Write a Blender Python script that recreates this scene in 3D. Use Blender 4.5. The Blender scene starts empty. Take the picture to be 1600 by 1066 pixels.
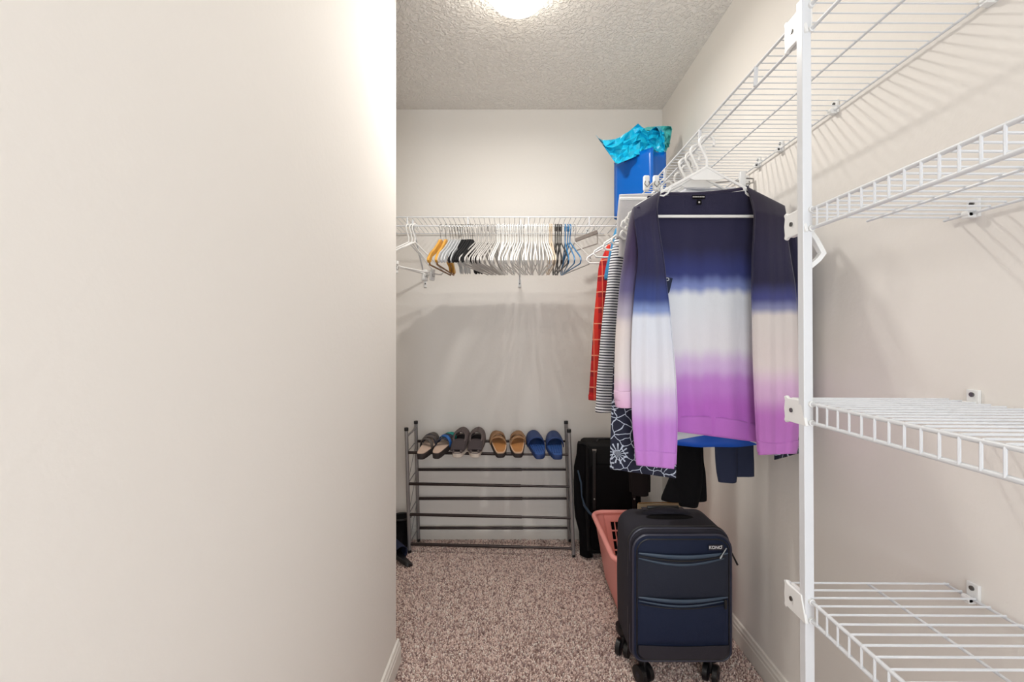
import bpy, bmesh, math, random
from math import sin, cos, pi, radians
from mathutils import Vector, Matrix
random.seed(7)
C = bpy.context.scene.collection
S = bpy.context.scene

# ------------------------------------------------------------------ camera, world, light, exposure
F = 711.0; VX, VY = 802.0, 530.0; CZ = 1.1365
cam_d = bpy.data.cameras.new('camera'); cam = bpy.data.objects.new('camera', cam_d); C.objects.link(cam)
cam.location = (0, 0, CZ); cam.rotation_euler = (pi/2, 0, 0)
cam_d.sensor_width = 36; cam_d.lens = 36*F/1600; cam_d.clip_start = .02
cam_d.shift_x = (800-VX)/1600; cam_d.shift_y = -(533-VY)/1600
S.camera = cam
S.view_settings.view_transform = 'Standard'; S.view_settings.look = 'None'
S.view_settings.gamma = 1; S.view_settings.use_curve_mapping = False
S.view_settings.exposure = 1.05
W = bpy.data.worlds.new('world'); S.world = W; W.use_nodes = True
W.node_tree.nodes['Background'].inputs[0].default_value = (.93, .96, 1, 1)
W.node_tree.nodes['Background'].inputs[1].default_value = 1.0
LAMP = 5.5       # emission strength of the ceiling dome
BULB = 4.7       # light the dome throws downward, watts
DAY = 8.5      # daylight through the doorway behind the camera, watts
def area(name, loc, rot, sx, sy, power, col):
    l = bpy.data.lights.new(name, 'AREA'); l.shape = 'RECTANGLE'; l.size = sx; l.size_y = sy
    l.energy = power; l.color = col
    o = bpy.data.objects.new(name, l); C.objects.link(o); o.location = loc; o.rotation_euler = rot
    return o
area('doorway_daylight', (.2, -1.12, 1.35), (radians(90), 0, 0), .9, 1.9, DAY, (.86, .93, 1.0))

def at(px, py, y):
    return Vector(((px-VX)*y/F, y, CZ-(py-VY)*y/F))

# ------------------------------------------------------------------ materials
def lin(c):
    return tuple((v/255/12.92 if v/255 <= .04045 else ((v/255+.055)/1.055)**2.4) for v in c)
def newmat(name):
    m = bpy.data.materials.new(name); m.use_nodes = True
    nt = m.node_tree; b = nt.nodes['Principled BSDF']
    return m, nt, b
def node(nt, typ, **kw):
    n = nt.nodes.new(typ)
    for k, v in kw.items(): setattr(n, k, v)
    return n
def mat(name, rgb, rough=.6, metal=0, bump=None, var=0, spec=.5, trans=0, sheen=0, coord='Object', emit=None):
    m, nt, b = newmat(name); c = lin(rgb)
    b.inputs['Base Color'].default_value = (*c, 1); b.inputs['Roughness'].default_value = rough
    b.inputs['Metallic'].default_value = metal; b.inputs['Specular IOR Level'].default_value = spec
    b.inputs['Transmission Weight'].default_value = trans
    b.inputs['Sheen Weight'].default_value = sheen
    tc = node(nt, 'ShaderNodeTexCoord')
    if bump:
        sc, st, det = bump
        n = node(nt, 'ShaderNodeTexNoise'); n.inputs['Scale'].default_value = sc; n.inputs['Detail'].default_value = det
        nt.links.new(tc.outputs[coord], n.inputs['Vector'])
        bp = node(nt, 'ShaderNodeBump'); bp.inputs['Strength'].default_value = st; bp.inputs['Distance'].default_value = .002
        nt.links.new(n.outputs['Fac'], bp.inputs['Height']); nt.links.new(bp.outputs['Normal'], b.inputs['Normal'])
    if var:
        n = node(nt, 'ShaderNodeTexNoise'); n.inputs['Scale'].default_value = 14; n.inputs['Detail'].default_value = 5
        nt.links.new(tc.outputs[coord], n.inputs['Vector'])
        r = node(nt, 'ShaderNodeValToRGB')
        r.color_ramp.elements[0].position = .3; r.color_ramp.elements[1].position = .7
        r.color_ramp.elements[0].color = (*[v*(1-var) for v in c], 1); r.color_ramp.elements[1].color = (*[min(1, v*(1+var)) for v in c], 1)
        nt.links.new(n.outputs['Fac'], r.inputs['Fac']); nt.links.new(r.outputs['Color'], b.inputs['Base Color'])
    if emit:
        b.inputs['Emission Color'].default_value = (*emit[0], 1); b.inputs['Emission Strength'].default_value = emit[1]
    return m
def mat_attr(name, rough=.85, bump=(500, .3, 2), sheen=.2):
    m = mat(name, (200, 200, 200), rough, bump=bump, sheen=sheen)
    nt = m.node_tree; a = node(nt, 'ShaderNodeAttribute'); a.attribute_name = 'Col'
    nt.links.new(a.outputs['Color'], nt.nodes['Principled BSDF'].inputs['Base Color'])
    return m
def mathn(nt, op, a, b=None):
    n = node(nt, 'ShaderNodeMath', operation=op)
    for i, v in enumerate((a, b)):
        if v is None: continue
        if isinstance(v, (int, float)): n.inputs[i].default_value = v
        else: nt.links.new(v, n.inputs[i])
    return n.outputs[0]
def mixc(nt, fac, c1, c2):
    n = node(nt, 'ShaderNodeMix', data_type='RGBA')
    nt.links.new(fac, n.inputs[0])
    for s, v in ((6, c1), (7, c2)):
        if isinstance(v, tuple): n.inputs[s].default_value = (*v, 1)
        else: nt.links.new(v, n.inputs[s])
    return n.outputs[2]

def wall_mat(name, rgb):
    m, nt, b = newmat(name); b.inputs['Base Color'].default_value = (*lin(rgb), 1)
    b.inputs['Roughness'].default_value = .75; b.inputs['Specular IOR Level'].default_value = .3
    g = node(nt, 'ShaderNodeNewGeometry')
    n = node(nt, 'ShaderNodeTexNoise'); n.inputs['Scale'].default_value = 75; n.inputs['Detail'].default_value = 3
    n2 = node(nt, 'ShaderNodeTexNoise'); n2.inputs['Scale'].default_value = 5; n2.inputs['Detail'].default_value = 2
    nt.links.new(g.outputs['Position'], n.inputs['Vector']); nt.links.new(g.outputs['Position'], n2.inputs['Vector'])
    s = mathn(nt, 'ADD', n.outputs['Fac'], mathn(nt, 'MULTIPLY', n2.outputs['Fac'], 1.5))
    bp = node(nt, 'ShaderNodeBump'); bp.inputs['Strength'].default_value = .22; bp.inputs['Distance'].default_value = .002
    nt.links.new(s, bp.inputs['Height']); nt.links.new(bp.outputs['Normal'], b.inputs['Normal'])
    return m
M = {}
M['wall'] = wall_mat('wall_paint', (242, 237, 230))
def ceil_mat():
    m, nt, b = newmat('ceiling_knockdown'); b.inputs['Base Color'].default_value = (*lin((252, 247, 240)), 1)
    b.inputs['Roughness'].default_value = .9
    g = node(nt, 'ShaderNodeNewGeometry')
    n = node(nt, 'ShaderNodeTexNoise'); n.inputs['Scale'].default_value = 64; n.inputs['Detail'].default_value = 3; n.inputs['Distortion'].default_value = .8
    nt.links.new(g.outputs['Position'], n.inputs['Vector'])
    r = node(nt, 'ShaderNodeValToRGB'); r.color_ramp.elements[0].position = .42; r.color_ramp.elements[1].position = .62
    nt.links.new(n.outputs['Fac'], r.inputs['Fac'])
    bp = node(nt, 'ShaderNodeBump'); bp.inputs['Strength'].default_value = .8; bp.inputs['Distance'].default_value = .006
    nt.links.new(r.outputs['Color'], bp.inputs['Height']); nt.links.new(bp.outputs['Normal'], b.inputs['Normal'])
    return m
M['ceiling'] = ceil_mat()
def carpet_mat(name, attr):
    m, nt, b = newmat(name); b.inputs['Roughness'].default_value = 1; b.inputs['Specular IOR Level'].default_value = .1
    if attr:
        a = node(nt, 'ShaderNodeAttribute'); a.attribute_name = 'Col'
        nt.links.new(a.outputs['Color'], b.inputs['Base Color'])
    else:
        g = node(nt, 'ShaderNodeNewGeometry'); n = node(nt, 'ShaderNodeTexVoronoi'); n.inputs['Scale'].default_value = 170
        nt.links.new(g.outputs['Position'], n.inputs['Vector'])
        r = node(nt, 'ShaderNodeValToRGB'); r.color_ramp.interpolation = 'CONSTANT'
        e = r.color_ramp.elements; e[0].color = (*lin((120, 98, 94)), 1); e[1].position = .3; e[1].color = (*lin((172, 148, 140)), 1)
        k = e.new(.7); k.color = (*lin((205, 186, 177)), 1)
        sep = node(nt, 'ShaderNodeSeparateColor'); nt.links.new(n.outputs['Color'], sep.inputs[0])
        nt.links.new(sep.outputs[0], r.inputs['Fac']); nt.links.new(r.outputs['Color'], b.inputs['Base Color'])
    return m
M['carpet'] = carpet_mat('carpet_backing', False); M['pile'] = carpet_mat('carpet_pile_yarn', True)
M['trim'] = mat('trim_paint', (236, 231, 222), .4)
M['wire'] = mat('white_vinyl_wire', (224, 226, 229), .35)
M['clip'] = mat('white_plastic_clip', (240, 240, 238), .4)
M['screw'] = mat('screw_steel', (120, 120, 118), .3, 1)
M['glass_lamp'] = mat('lamp_diffuser', (255, 250, 240), .4, emit=((1, .95, .86), LAMP))
M['rack_tube'] = mat('grey_metal_tube', (150, 146, 145), .35, .4)
M['rack_bar'] = mat('dark_bronze_bar', (58, 48, 46), .35, .5)
M['black_plastic'] = mat('black_plastic', (22, 21, 22), .4)
M['white_plastic'] = mat('white_plastic', (244, 243, 240), .35)
M['grey_plastic'] = mat('grey_plastic', (196, 192, 188), .4)
M['cream_plastic'] = mat('cream_plastic', (226, 205, 178), .4)
M['blue_plastic'] = mat('blue_plastic', (40, 120, 175), .35)
M['dark_plastic'] = mat('dark_grey_plastic', (48, 46, 44), .4)
M['felt'] = mat('black_felt', (26, 25, 27), .95)
M['clear'] = mat('clear_plastic', (244, 246, 248), .15, trans=.45)
M['hook'] = mat('chrome_hook', (170, 168, 165), .3, .9)
M['wood'] = mat('golden_wood', (222, 165, 70), .45, var=.15)
M['wood_dark'] = mat('brown_wood', (150, 108, 62), .5, var=.2)
M['bar_grey'] = mat('padded_grey_bar', (150, 140, 132), .7)

M['case'] = mat('navy_polyester', (40, 38, 48), .75, bump=(900, .5, 2), spec=.35)
M['case_panel'] = mat('navy_front_fabric', (13, 27, 56), .7, bump=(900, .5, 2), spec=.4)
M['case_band'] = mat('charcoal_band', (40, 36, 45), .7, bump=(900, .5, 2))
M['piping'] = mat('navy_piping', (54, 54, 68), .3)
M['zip'] = mat('glossy_zip_flap', (62, 78, 96), .3)
M['logo'] = mat('logo_white', (232, 232, 234), .4)
M['black_fabric'] = mat('black_fabric', (11, 10, 12), .9, bump=(500, .4, 2), spec=.15)
M['black_case'] = mat('black_suitcase_cloth', (13, 12, 13), .8, bump=(700, .4, 2), spec=.25)
M['strap_blue'] = mat('slate_strap', (48, 66, 84), .7)
M['pink'] = mat('pink_basket_plastic', (255, 168, 160), .4)
M['towel'] = mat('cream_cloth', (222, 190, 155), .9, bump=(300, .5, 3), var=.15)
M['gift'] = mat('glossy_blue_paper', (0, 100, 196), .25)
M['tissue'] = mat('turquoise_tissue', (24, 190, 228), .35, bump=(40, .3, 2))
M['tissue_b'] = mat('pale_turquoise_tissue', (96, 205, 204), .45, bump=(40, .3, 2))
M['board'] = mat('beige_board', (205, 180, 145), .6)
M['navy_pants'] = mat('navy_twill', (28, 36, 62), .85, bump=(700, .3, 2))
M['brown_black'] = mat('brown_black_knit', (22, 15, 14), .9, bump=(500, .4, 2), spec=.15)
M['grey_cloth'] = mat('light_grey_cloth', (205, 202, 202), .9, bump=(500, .4, 2))
M['royal'] = mat('royal_blue_satin', (0, 82, 190), .45)
M['denim'] = mat('light_denim', (58, 134, 182), .9, bump=(600, .4, 2), var=.12)
M['white_cloth'] = mat('white_cloth', (225, 226, 232), .9, bump=(400, .3, 2))
M['knit'] = mat_attr('dip_dyed_knit')
M['slate_rubber'] = mat('blue_foam', (42, 82, 148), .6)
M['slate_rubber_d'] = mat('deep_blue_foam', (34, 58, 108), .6)
M['tan'] = mat('tan_suede', (156, 120, 88), .85, var=.12)
M['tan_in'] = mat('tan_leather_footbed', (176, 120, 66), .6, var=.1)
M['tan_rim'] = mat('pale_rim', (214, 178, 148), .7)
M['sole_dark'] = mat('dark_rubber_sole', (48, 40, 38), .7)
M['footbed'] = mat('beige_footbed', (205, 178, 160), .8, var=.1)
M['taupe'] = mat('taupe_canvas', (104, 92, 90), .9, bump=(500, .5, 2))
M['taupe_in'] = mat('dark_lining', (66, 56, 58), .8)
M['sole_white'] = mat('cream_sole', (226, 212, 198), .6)
M['teal'] = mat('teal_strap', (18, 160, 150), .6)
M['blue_strap'] = mat('blue_strap', (40, 98, 170), .6)
M['grey_strap'] = mat('grey_woven_strap', (92, 84, 80), .8)
M['navy_strap'] = mat('navy_woven_strap', (44, 46, 62), .8)

def stripe_mat():
    m, nt, b = newmat('navy_white_stripes'); b.inputs['Roughness'].default_value = .9
    tc = node(nt, 'ShaderNodeTexCoord'); s = node(nt, 'ShaderNodeSeparateXYZ'); nt.links.new(tc.outputs['Object'], s.inputs[0])
    z = mathn(nt, 'MULTIPLY', s.outputs[2], 1/.0102)
    z = mathn(nt, 'ADD', z, mathn(nt, 'MULTIPLY', s.outputs[0], 4))
    fr = mathn(nt, 'FRACT', mathn(nt, 'ADD', z, 400)); f = mathn(nt, 'GREATER_THAN', fr, .60)
    nt.links.new(mixc(nt, f, lin((238, 238, 242)), lin((34, 36, 54))), b.inputs['Base Color'])
    return m
M['stripes'] = stripe_mat()
def plaid_mat():
    m, nt, b = newmat('red_plaid'); b.inputs['Roughness'].default_value = .9
    tc = node(nt, 'ShaderNodeTexCoord'); s = node(nt, 'ShaderNodeSeparateXYZ'); nt.links.new(tc.outputs['Object'], s.inputs[0])
    def band(v, per, w, ph=0):
        fr = mathn(nt, 'FRACT', mathn(nt, 'ADD', mathn(nt, 'MULTIPLY', v, 1/per), 100+ph)); return mathn(nt, 'LESS_THAN', fr, w)
    c = mixc(nt, band(s.outputs[2], .07, .35, .3), lin((192, 30, 32)), lin((150, 22, 30)))
    c = mixc(nt, band(s.outputs[0], .05, .3, .5), c, lin((214, 52, 38)))
    c = mixc(nt, band(s.outputs[2], .07, .07), c, lin((238, 150, 120)))
    c = mixc(nt, band(s.outputs[0], .036, .09), c, lin((235, 120, 90)))
    nt.links.new(c, b.inputs['Base Color'])
    return m
M['plaid'] = plaid_mat()
def floral_mat():
    m, nt, b = newmat('navy_floral_print'); b.inputs['Roughness'].default_value = .8
    tc = node(nt, 'ShaderNodeTexCoord')
    v = node(nt, 'ShaderNodeTexVoronoi', feature='DISTANCE_TO_EDGE', voronoi_dimensions='2D'); v.inputs['Scale'].default_value = 34
    s0 = node(nt, 'ShaderNodeSeparateXYZ'); nt.links.new(tc.outputs['Object'], s0.inputs[0]); flat = node(nt, 'ShaderNodeCombineXYZ'); nt.links.new(s0.outputs[0], flat.inputs[0]); nt.links.new(s0.outputs[2], flat.inputs[1])
    nz = node(nt, 'ShaderNodeTexNoise'); nz.inputs['Scale'].default_value = 22
    nt.links.new(tc.outputs['Object'], nz.inputs['Vector'])
    mx = node(nt, 'ShaderNodeVectorMath', operation='MULTIPLY_ADD'); nt.links.new(nz.outputs['Color'], mx.inputs[0])
    mx.inputs[1].default_value = (.03, .03, .03); nt.links.new(flat.outputs[0], mx.inputs[2])
    nt.links.new(mx.outputs[0], v.inputs['Vector'])
    f = mathn(nt, 'LESS_THAN', v.outputs['Distance'], .036)
    # radial petals around sparse flower hearts
    v2 = node(nt, 'ShaderNodeTexVoronoi', voronoi_dimensions='2D'); v2.inputs['Scale'].default_value = 9; nt.links.new(flat.outputs[0], v2.inputs['Vector'])
    sub = node(nt, 'ShaderNodeVectorMath', operation='SUBTRACT')
    sc = node(nt, 'ShaderNodeVectorMath', operation='SCALE'); sc.inputs[3].default_value = 1
    nt.links.new(flat.outputs[0], sc.inputs[0]); nt.links.new(sc.outputs[0], sub.inputs[0]); nt.links.new(v2.outputs['Position'], sub.inputs[1])
    sp = node(nt, 'ShaderNodeSeparateXYZ'); nt.links.new(sub.outputs[0], sp.inputs[0])
    ang = mathn(nt, 'ARCTAN2', sp.outputs[1], sp.outputs[0])
    pet = mathn(nt, 'GREATER_THAN', mathn(nt, 'SINE', mathn(nt, 'MULTIPLY', ang, 13)), .55)
    near = mathn(nt, 'LESS_THAN', v2.outputs['Distance'], .26)
    f = mathn(nt, 'MAXIMUM', f, mathn(nt, 'MULTIPLY', pet, near))
    nt.links.new(mixc(nt, f, lin((24, 28, 50)), lin((196, 204, 218))), b.inputs['Base Color'])
    return m
M['floral'] = floral_mat()

# ------------------------------------------------------------------ mesh helpers
class MB:
    def __init__(s): s.v = []; s.f = []; s.c = []
    def add(s, vs, fs):
        n = len(s.v); s.v += [Vector(v) for v in vs]; s.f += [tuple(i+n for i in f) for f in fs]; return s
    def box(s, c, d, rot=None):
        c = Vector(c); x, y, z = [k/2 for k in d]
        vs = [Vector((a*x, b*y, e*z)) for a in (-1, 1) for b in (-1, 1) for e in (-1, 1)]
        if rot: vs = [rot @ v for v in vs]
        return s.add([c+v for v in vs], [(0,1,3,2),(4,6,7,5),(0,4,5,1),(2,3,7,6),(0,2,6,4),(1,5,7,3)])
    def tube(s, pts, r, n=8, closed=False, cap=True, flat=1.0):
        pts = [Vector(p) for p in pts]; N = len(pts); up = None; rings = []
        for i in range(N):
            if closed: t = (pts[(i+1) % N]-pts[i-1])
            else: t = pts[min(i+1, N-1)]-pts[max(i-1, 0)]
            t.normalize()
            if up is None:
                a = Vector((0, 0, 1)) if abs(t.z) < .9 else Vector((0, 1, 0))
                up = (a - t*a.dot(t)).normalized()
            else: up = (up - t*up.dot(t)).normalized()
            sd = t.cross(up); rr = r[i] if isinstance(r, (list, tuple)) else r
            rings.append([pts[i]+up*cos(2*pi*k/n)*rr+sd*sin(2*pi*k/n)*rr*flat for k in range(n)])
        return s.loft(rings, closed, cap)
    def loft(s, rings, closed=False, cap=True):
        n = len(rings[0]); b = len(s.v); s.v += [Vector(p) for r in rings for p in r]; N = len(rings)
        for i in range(N if closed else N-1):
            for k in range(n):
                a = b+i*n+k; a2 = b+i*n+(k+1) % n; c = b+((i+1) % N)*n+k; c2 = b+((i+1) % N)*n+(k+1) % n
                s.f.append((a, a2, c2, c))
        if cap and not closed:
            s.f.append(tuple(b+k for k in reversed(range(n)))); s.f.append(tuple(b+(N-1)*n+k for k in range(n)))
        return s
    def grid(s, fn, nu, nv, skip=None):
        b = len(s.v)
        for j in range(nv+1):
            for i in range(nu+1): s.v.append(Vector(fn(i/nu, j/nv)))
        for j in range(nv):
            for i in range(nu):
                if skip and skip(i, j): continue
                a = b+j*(nu+1)+i; s.f.append((a, a+nu+1, a+nu+2, a+1))
        return s
    def cyl(s, p0, p1, r, n=16): return s.tube([p0, p1], r, n)
    def sphere(s, c, r, n=12, m=8, sc=(1, 1, 1)):
        c = Vector(c); rings = []
        for j in range(1, m):
            a = pi*j/m; rings.append([c+Vector((r*sc[0]*sin(a)*cos(2*pi*k/n), r*sc[1]*sin(a)*sin(2*pi*k/n), r*sc[2]*cos(a))) for k in range(n)])
        s.loft(rings[::-1]); return s
    def prism(s, out, y0, y1, plane='xz'):
        n = len(out)
        f = (lambda a, b, y: (a, y, b)) if plane == 'xz' else ((lambda a, b, y: (y, a, b)) if plane == 'yz' else (lambda a, b, y: (a, b, y)))
        vs = [f(a, b, y0) for a, b in out]+[f(a, b, y1) for a, b in out]
        return s.add(vs, [tuple(range(n)), tuple(reversed(range(n, 2*n)))]+[(k, k+n, (k+1) % n+n, (k+1) % n) for k in range(n)])
    def xf(s, m): s.v = [m @ v for v in s.v]; return s
    def mesh(s, name, mt, off=Vector(), smooth=True, merge=False):
        me = bpy.data.meshes.new(name); me.from_pydata([tuple(v-off) for v in s.v], [], s.f); me.update()
        bm = bmesh.new(); bm.from_mesh(me)
        if merge: bmesh.ops.remove_doubles(bm, verts=bm.verts, dist=1e-5)
        bmesh.ops.recalc_face_normals(bm, faces=bm.faces); bm.to_mesh(me); bm.free()
        if mt: me.materials.append(mt)
        if smooth:
            me.shade_smooth()
            try: me.set_sharp_from_angle(angle=radians(40))
            except Exception: pass
        return me
def world_off(p):
    while p.parent: p = p.parent
    return Vector(p.location)
def part(name, mb, mt, parent=None, bevel=0, solid=0, sub=0, label=None, local=False, merge=False, kind=None, smooth=True):
    off = world_off(parent) if (parent and not local) else Vector()
    me = mb if isinstance(mb, bpy.types.Mesh) else mb.mesh(name, mt, off, smooth, merge)
    o = bpy.data.objects.new(name, me); C.objects.link(o)
    if parent: o.parent = parent
    if solid: d = o.modifiers.new('solid', 'SOLIDIFY'); d.thickness = solid; d.offset = 0
    if bevel: d = o.modifiers.new('bevel', 'BEVEL'); d.width = bevel; d.segments = 2; d.limit_method = 'ANGLE'; d.angle_limit = radians(40)
    if sub: d = o.modifiers.new('sub', 'SUBSURF'); d.levels = sub; d.render_levels = sub
    if label: o['label'] = label
    if kind: o['kind'] = kind
    return o
def thing(name, label, cat, loc=(0, 0, 0), group=None, rotz=0):
    o = bpy.data.objects.new(name, None); C.objects.link(o); o.location = loc; o.rotation_euler = (0, 0, rotz)
    o.empty_display_size = .05; return tag(o, label, cat, group)
def tag(o, label, cat, group=None):
    o['label'] = label; o['category'] = cat
    if group: o['group'] = group
    return o
def inst(src, parent, loc=None):
    o = src.copy(); C.objects.link(o); o.parent = parent
    if loc is not None: o.location = loc
    return o
def copy_tree(o, parent=None):
    c = o.copy(); C.objects.link(c); c.parent = parent
    for ch in list(o.children): copy_tree(ch, c)
    return c
def struct(name, mb, mt, **kw):
    return part(name, mb, mt, kind='structure', **kw)

# ------------------------------------------------------------------ room shell
XW = .845; YB = 2.582; HC = 2.44; XP = -.408; YP = 1.59; XL = -1.35; YF = -1.1
T = .1
struct('floor', MB().box(((XW+XL)/2, (YB+YF)/2, -.05), (XW-XL+2*T, YB-YF+2*T, .1)), M['carpet'], smooth=False)
struct('ceiling', MB().box(((XW+XL)/2, (YB+YF)/2, HC+.05), (XW-XL+2*T, YB-YF+2*T, .1)), M['ceiling'], smooth=False)
struct('wall_right', MB().box((XW+T/2, (YB+YF)/2, HC/2), (T, YB-YF+2*T, HC)), M['wall'], smooth=False)
struct('wall_back', MB().box(((XW+XL)/2, YB+T/2, HC/2), (XW-XL, T, HC)), M['wall'], smooth=False)
struct('wall_left', MB().box((XP-.055, (YP+YF)/2, HC/2), (.11, YP-YF, HC)), M['wall'], bevel=.006, smooth=False)
struct('wall_alcove_front', MB().box(((XL+XP-.11)/2, YP-.05, HC/2), (XP-.11-XL, .1, HC)), M['wall'], smooth=False)
struct('wall_alcove_left', MB().box((XL-T/2, (YB+YP-.1)/2, HC/2), (T, YB-YP+.1, HC)), M['wall'], smooth=False)
# wall behind the camera with its doorway
wf = MB(); dx0, dx1, dz = -.28, .68, 2.05
wf.box(((XP+dx0)/2, YF-T/2, HC/2), (dx0-XP, T, HC)); wf.box(((dx1+XW)/2, YF-T/2, HC/2), (XW-dx1, T, HC))
wf.box(((dx0+dx1)/2, YF-T/2, (HC+dz)/2), (dx1-dx0, T, HC-dz))
struct('wall_front', wf, M['wall'], smooth=False)
tf = MB(); tf.box((dx0+.01, YF-T/2, dz/2), (.02, T+.02, dz)); tf.box((dx1-.01, YF-T/2, dz/2), (.02, T+.02, dz)); tf.box(((dx0+dx1)/2, YF-T/2, dz-.01), (dx1-dx0-.04, T+.02, .02))
struct('trim_1', tf, M['trim'], smooth=False)
# baseboards: profile (thickness, height)
prof = [(0, 0), (.013, 0), (.013, .052), (.011, .056), (.011, .066), (.008, .071), (.006, .08), (0, .083)]
def baseboard(name, p0, p1, nrm):
    p0 = Vector((*p0, 0)); p1 = Vector((*p1, 0)); nrm = Vector((*nrm, 0))
    mb = MB(); mb.loft([[p+nrm*a+Vector((0, 0, b)) for a, b in prof] for p in (p0, p1)])
    struct(name, mb, M['trim'], smooth=False)
baseboard('baseboard_right', (XW, YF), (XW, YB), (-1, 0))
baseboard('baseboard_back', (XL, YB), (XW-.013, YB), (0, -1))
baseboard('baseboard_left', (XP, YF), (XP, YP+.013), (1, 0))
baseboard('baseboard_alcove', (XP, YP), (XL, YP), (0, 1))

# carpet pile: real tufts
def carpet():
    rnd = random.Random(3); vs = []; fs = []; cols = []
    pal = [lin(c) for c in ((216, 190, 180), (202, 173, 162), (230, 209, 198), (176, 148, 138), (142, 114, 106), (210, 184, 172), (224, 199, 188), (160, 135, 130))]
    st = .0052; y = 1.02
    while y < YB-.016:
        x = -.86
        while x < XW-.016:
            if not (x < XP+.03 and y < YP+.03):
                px = x+rnd.uniform(-.003, .003); py = y+rnd.uniform(-.003, .003); h = rnd.uniform(.004, .0085); r = rnd.uniform(.0024, .0038); a = rnd.uniform(0, 6.28)
                b = len(vs); lx = rnd.uniform(-.003, .003); ly = rnd.uniform(-.003, .003)
                for k in range(4): vs.append((px+r*cos(a+k*pi/2), py+r*sin(a+k*pi/2), -.001))
                for k in range(4): vs.append((px+lx+r*.75*cos(a+k*pi/2), py+ly+r*.75*sin(a+k*pi/2), h))
                fs.append((b+4, b+5, b+6, b+7))
                for k in range(4): fs.append((b+k, b+(k+1) % 4, b+4+(k+1) % 4, b+4+k))
                c = tuple(min(.95, v*k_) for v, k_ in zip(rnd.choice(pal), (1.26, 1.32, 1.34))); cols += [(*c, 1)]*8
            x += st
        y += st
    me = bpy.data.meshes.new('carpet_pile'); me.from_pydata(vs, [], fs); me.update()
    at_ = me.color_attributes.new('Col', 'FLOAT_COLOR', 'POINT'); at_.data.foreach_set('color', [v for c in cols for v in c])
    me.materials.append(M['pile'])
    o = bpy.data.objects.new('carpet_pile', me); C.objects.link(o); o['kind'] = 'stuff'
    tag(o, 'speckled mauve and beige cut pile carpet covering the closet floor', 'carpet')
carpet()

# ------------------------------------------------------------------ ceiling lamp
LX, LY, LZ = .016, 1.66, 2.44
lamp = thing('ceiling_lamp', 'round white glowing dome lamp on the textured ceiling', 'lamp', (LX, LY, LZ))
rg = [[(LX+r*cos(2*pi*k/40), LY+r*sin(2*pi*k/40), z) for k in range(40)] for r, z in ((.105, LZ), (.108, LZ-.012), (.104, LZ-.022))]
part('lamp_base', MB().loft(rg), M['clip'], lamp)
rg = []
for j in range(10):
    a = pi/2*j/9.6; rg.append([(LX+.112*cos(a)*cos(2*pi*k/40), LY+.112*cos(a)*sin(2*pi*k/40), LZ-.026-.075*sin(a)) for k in range(40)])
part('lamp_shade', MB().loft(rg), M['glass_lamp'], lamp)
bl = bpy.data.lights.new('lamp_bulb', 'AREA'); bl.shape = 'DISK'; bl.size = .10; bl.energy = BULB; bl.color = (1, .97, .92)
bo = bpy.data.objects.new('lamp_bulb', bl); C.objects.link(bo); bo.location = (LX, LY, LZ-.108)

# ------------------------------------------------------------------ wire shelves
R1, R2 = .0031, .0015
ZD = CZ+.599
def wall_clip(name, p, axis, parent):
    # small white plastic clip screwed to the wall; axis 'x': wall to the right, 'y': wall at back
    mb = MB(); sc = MB()
    x, y, z = p
    if axis == 'x':
        mb.box((XW-.003, y, z+.010), (.006, .022, .034)); mb.box((XW-.010, y, z-.003), (.018, .014, .010)); mb.tube([(XW-.015, y-.007, z), (XW-.015, y+.007, z)], .006, 10)
        sc.cyl((XW-.006, y, z+.018), (XW-.0085, y, z+.018), .0042, 12)
    else:
        mb.box((x, YB-.003, z+.010), (.022, .006, .034)); mb.box((x, YB-.010, z-.003), (.014, .018, .010)); mb.tube([(x-.007, YB-.015, z), (x+.007, YB-.015, z)], .006, 10)
        sc.cyl((x, YB-.006, z+.018), (x, YB-.0085, z+.018), .0042, 12)
    c = part(name, mb, M['clip'], parent, bevel=.001); part('screw', sc, M['screw'], c)
    return c

def wire_shelf_right(label, z, y0, y1, lip, rail_only=False, clips=(), strut_y=()):
    """shelf along the right wall, deck at z from depth y0 to y1"""
    xf, xb, xm = .534, XW-.010, .686
    r2 = R2 if rail_only else .0019; r1 = R1 if rail_only else .0034
    t = thing('wire_shelf', label, 'shelf', (xf, y0, z))
    part('front_rail', MB().tube([(xf, y0, z), (xf, y1, z)], r1, 10), M['wire'], t)
    part('lip_rail', MB().tube([(xf, y0, z-lip), (xf, y1, z-lip)], r1*1.05, 10), M['wire'], t)
    part('middle_rail', MB().tube([(xm, y0, z-.0035), (xm, y1, z-.0035)], .0024, 8), M['wire'], t)
    part('back_rail', MB().tube([(xb, y0, z-.003), (xb, y1, z-.003)], .0026, 8), M['wire'], t)
    pts = [(xb, 0, z+.0012), (xf+.004, 0, z+.0026), (xf-.0005, 0, z+.0022)]
    if not rail_only: pts += [(xf-.0022, 0, z-.001), (xf-.0022, 0, z-lip)]
    src = part('deck_wire', MB().tube(pts, r2, 6).xf(Matrix.Translation((0, y0+.006, 0))), M['wire'], t)
    n = int((y1-y0-.01)/.0254)
    for k in range(1, n+1): inst(src, t, (0, .0254*k, 0))
    for k, yy in enumerate(strut_y):
        part('lip_strut', MB().tube([(xf, yy, z), (xf-.002, yy, z-lip)], .0030, 8, flat=1.6), M['wire'], t)
    for yy in clips: wall_clip('wall_clip', (XW, yy, z-.003), 'x', t)
    return t
top_shelf = wire_shelf_right('topmost white wire shelf running along the right wall to the back corner', ZD, .30, YB-.012, .0435, True,
    clips=(.80, 1.19, 1.43, 1.56, 1.85), strut_y=(.40, .70, 1.00, 1.30, 1.60, 1.90, 2.16))
lowers = []
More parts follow.
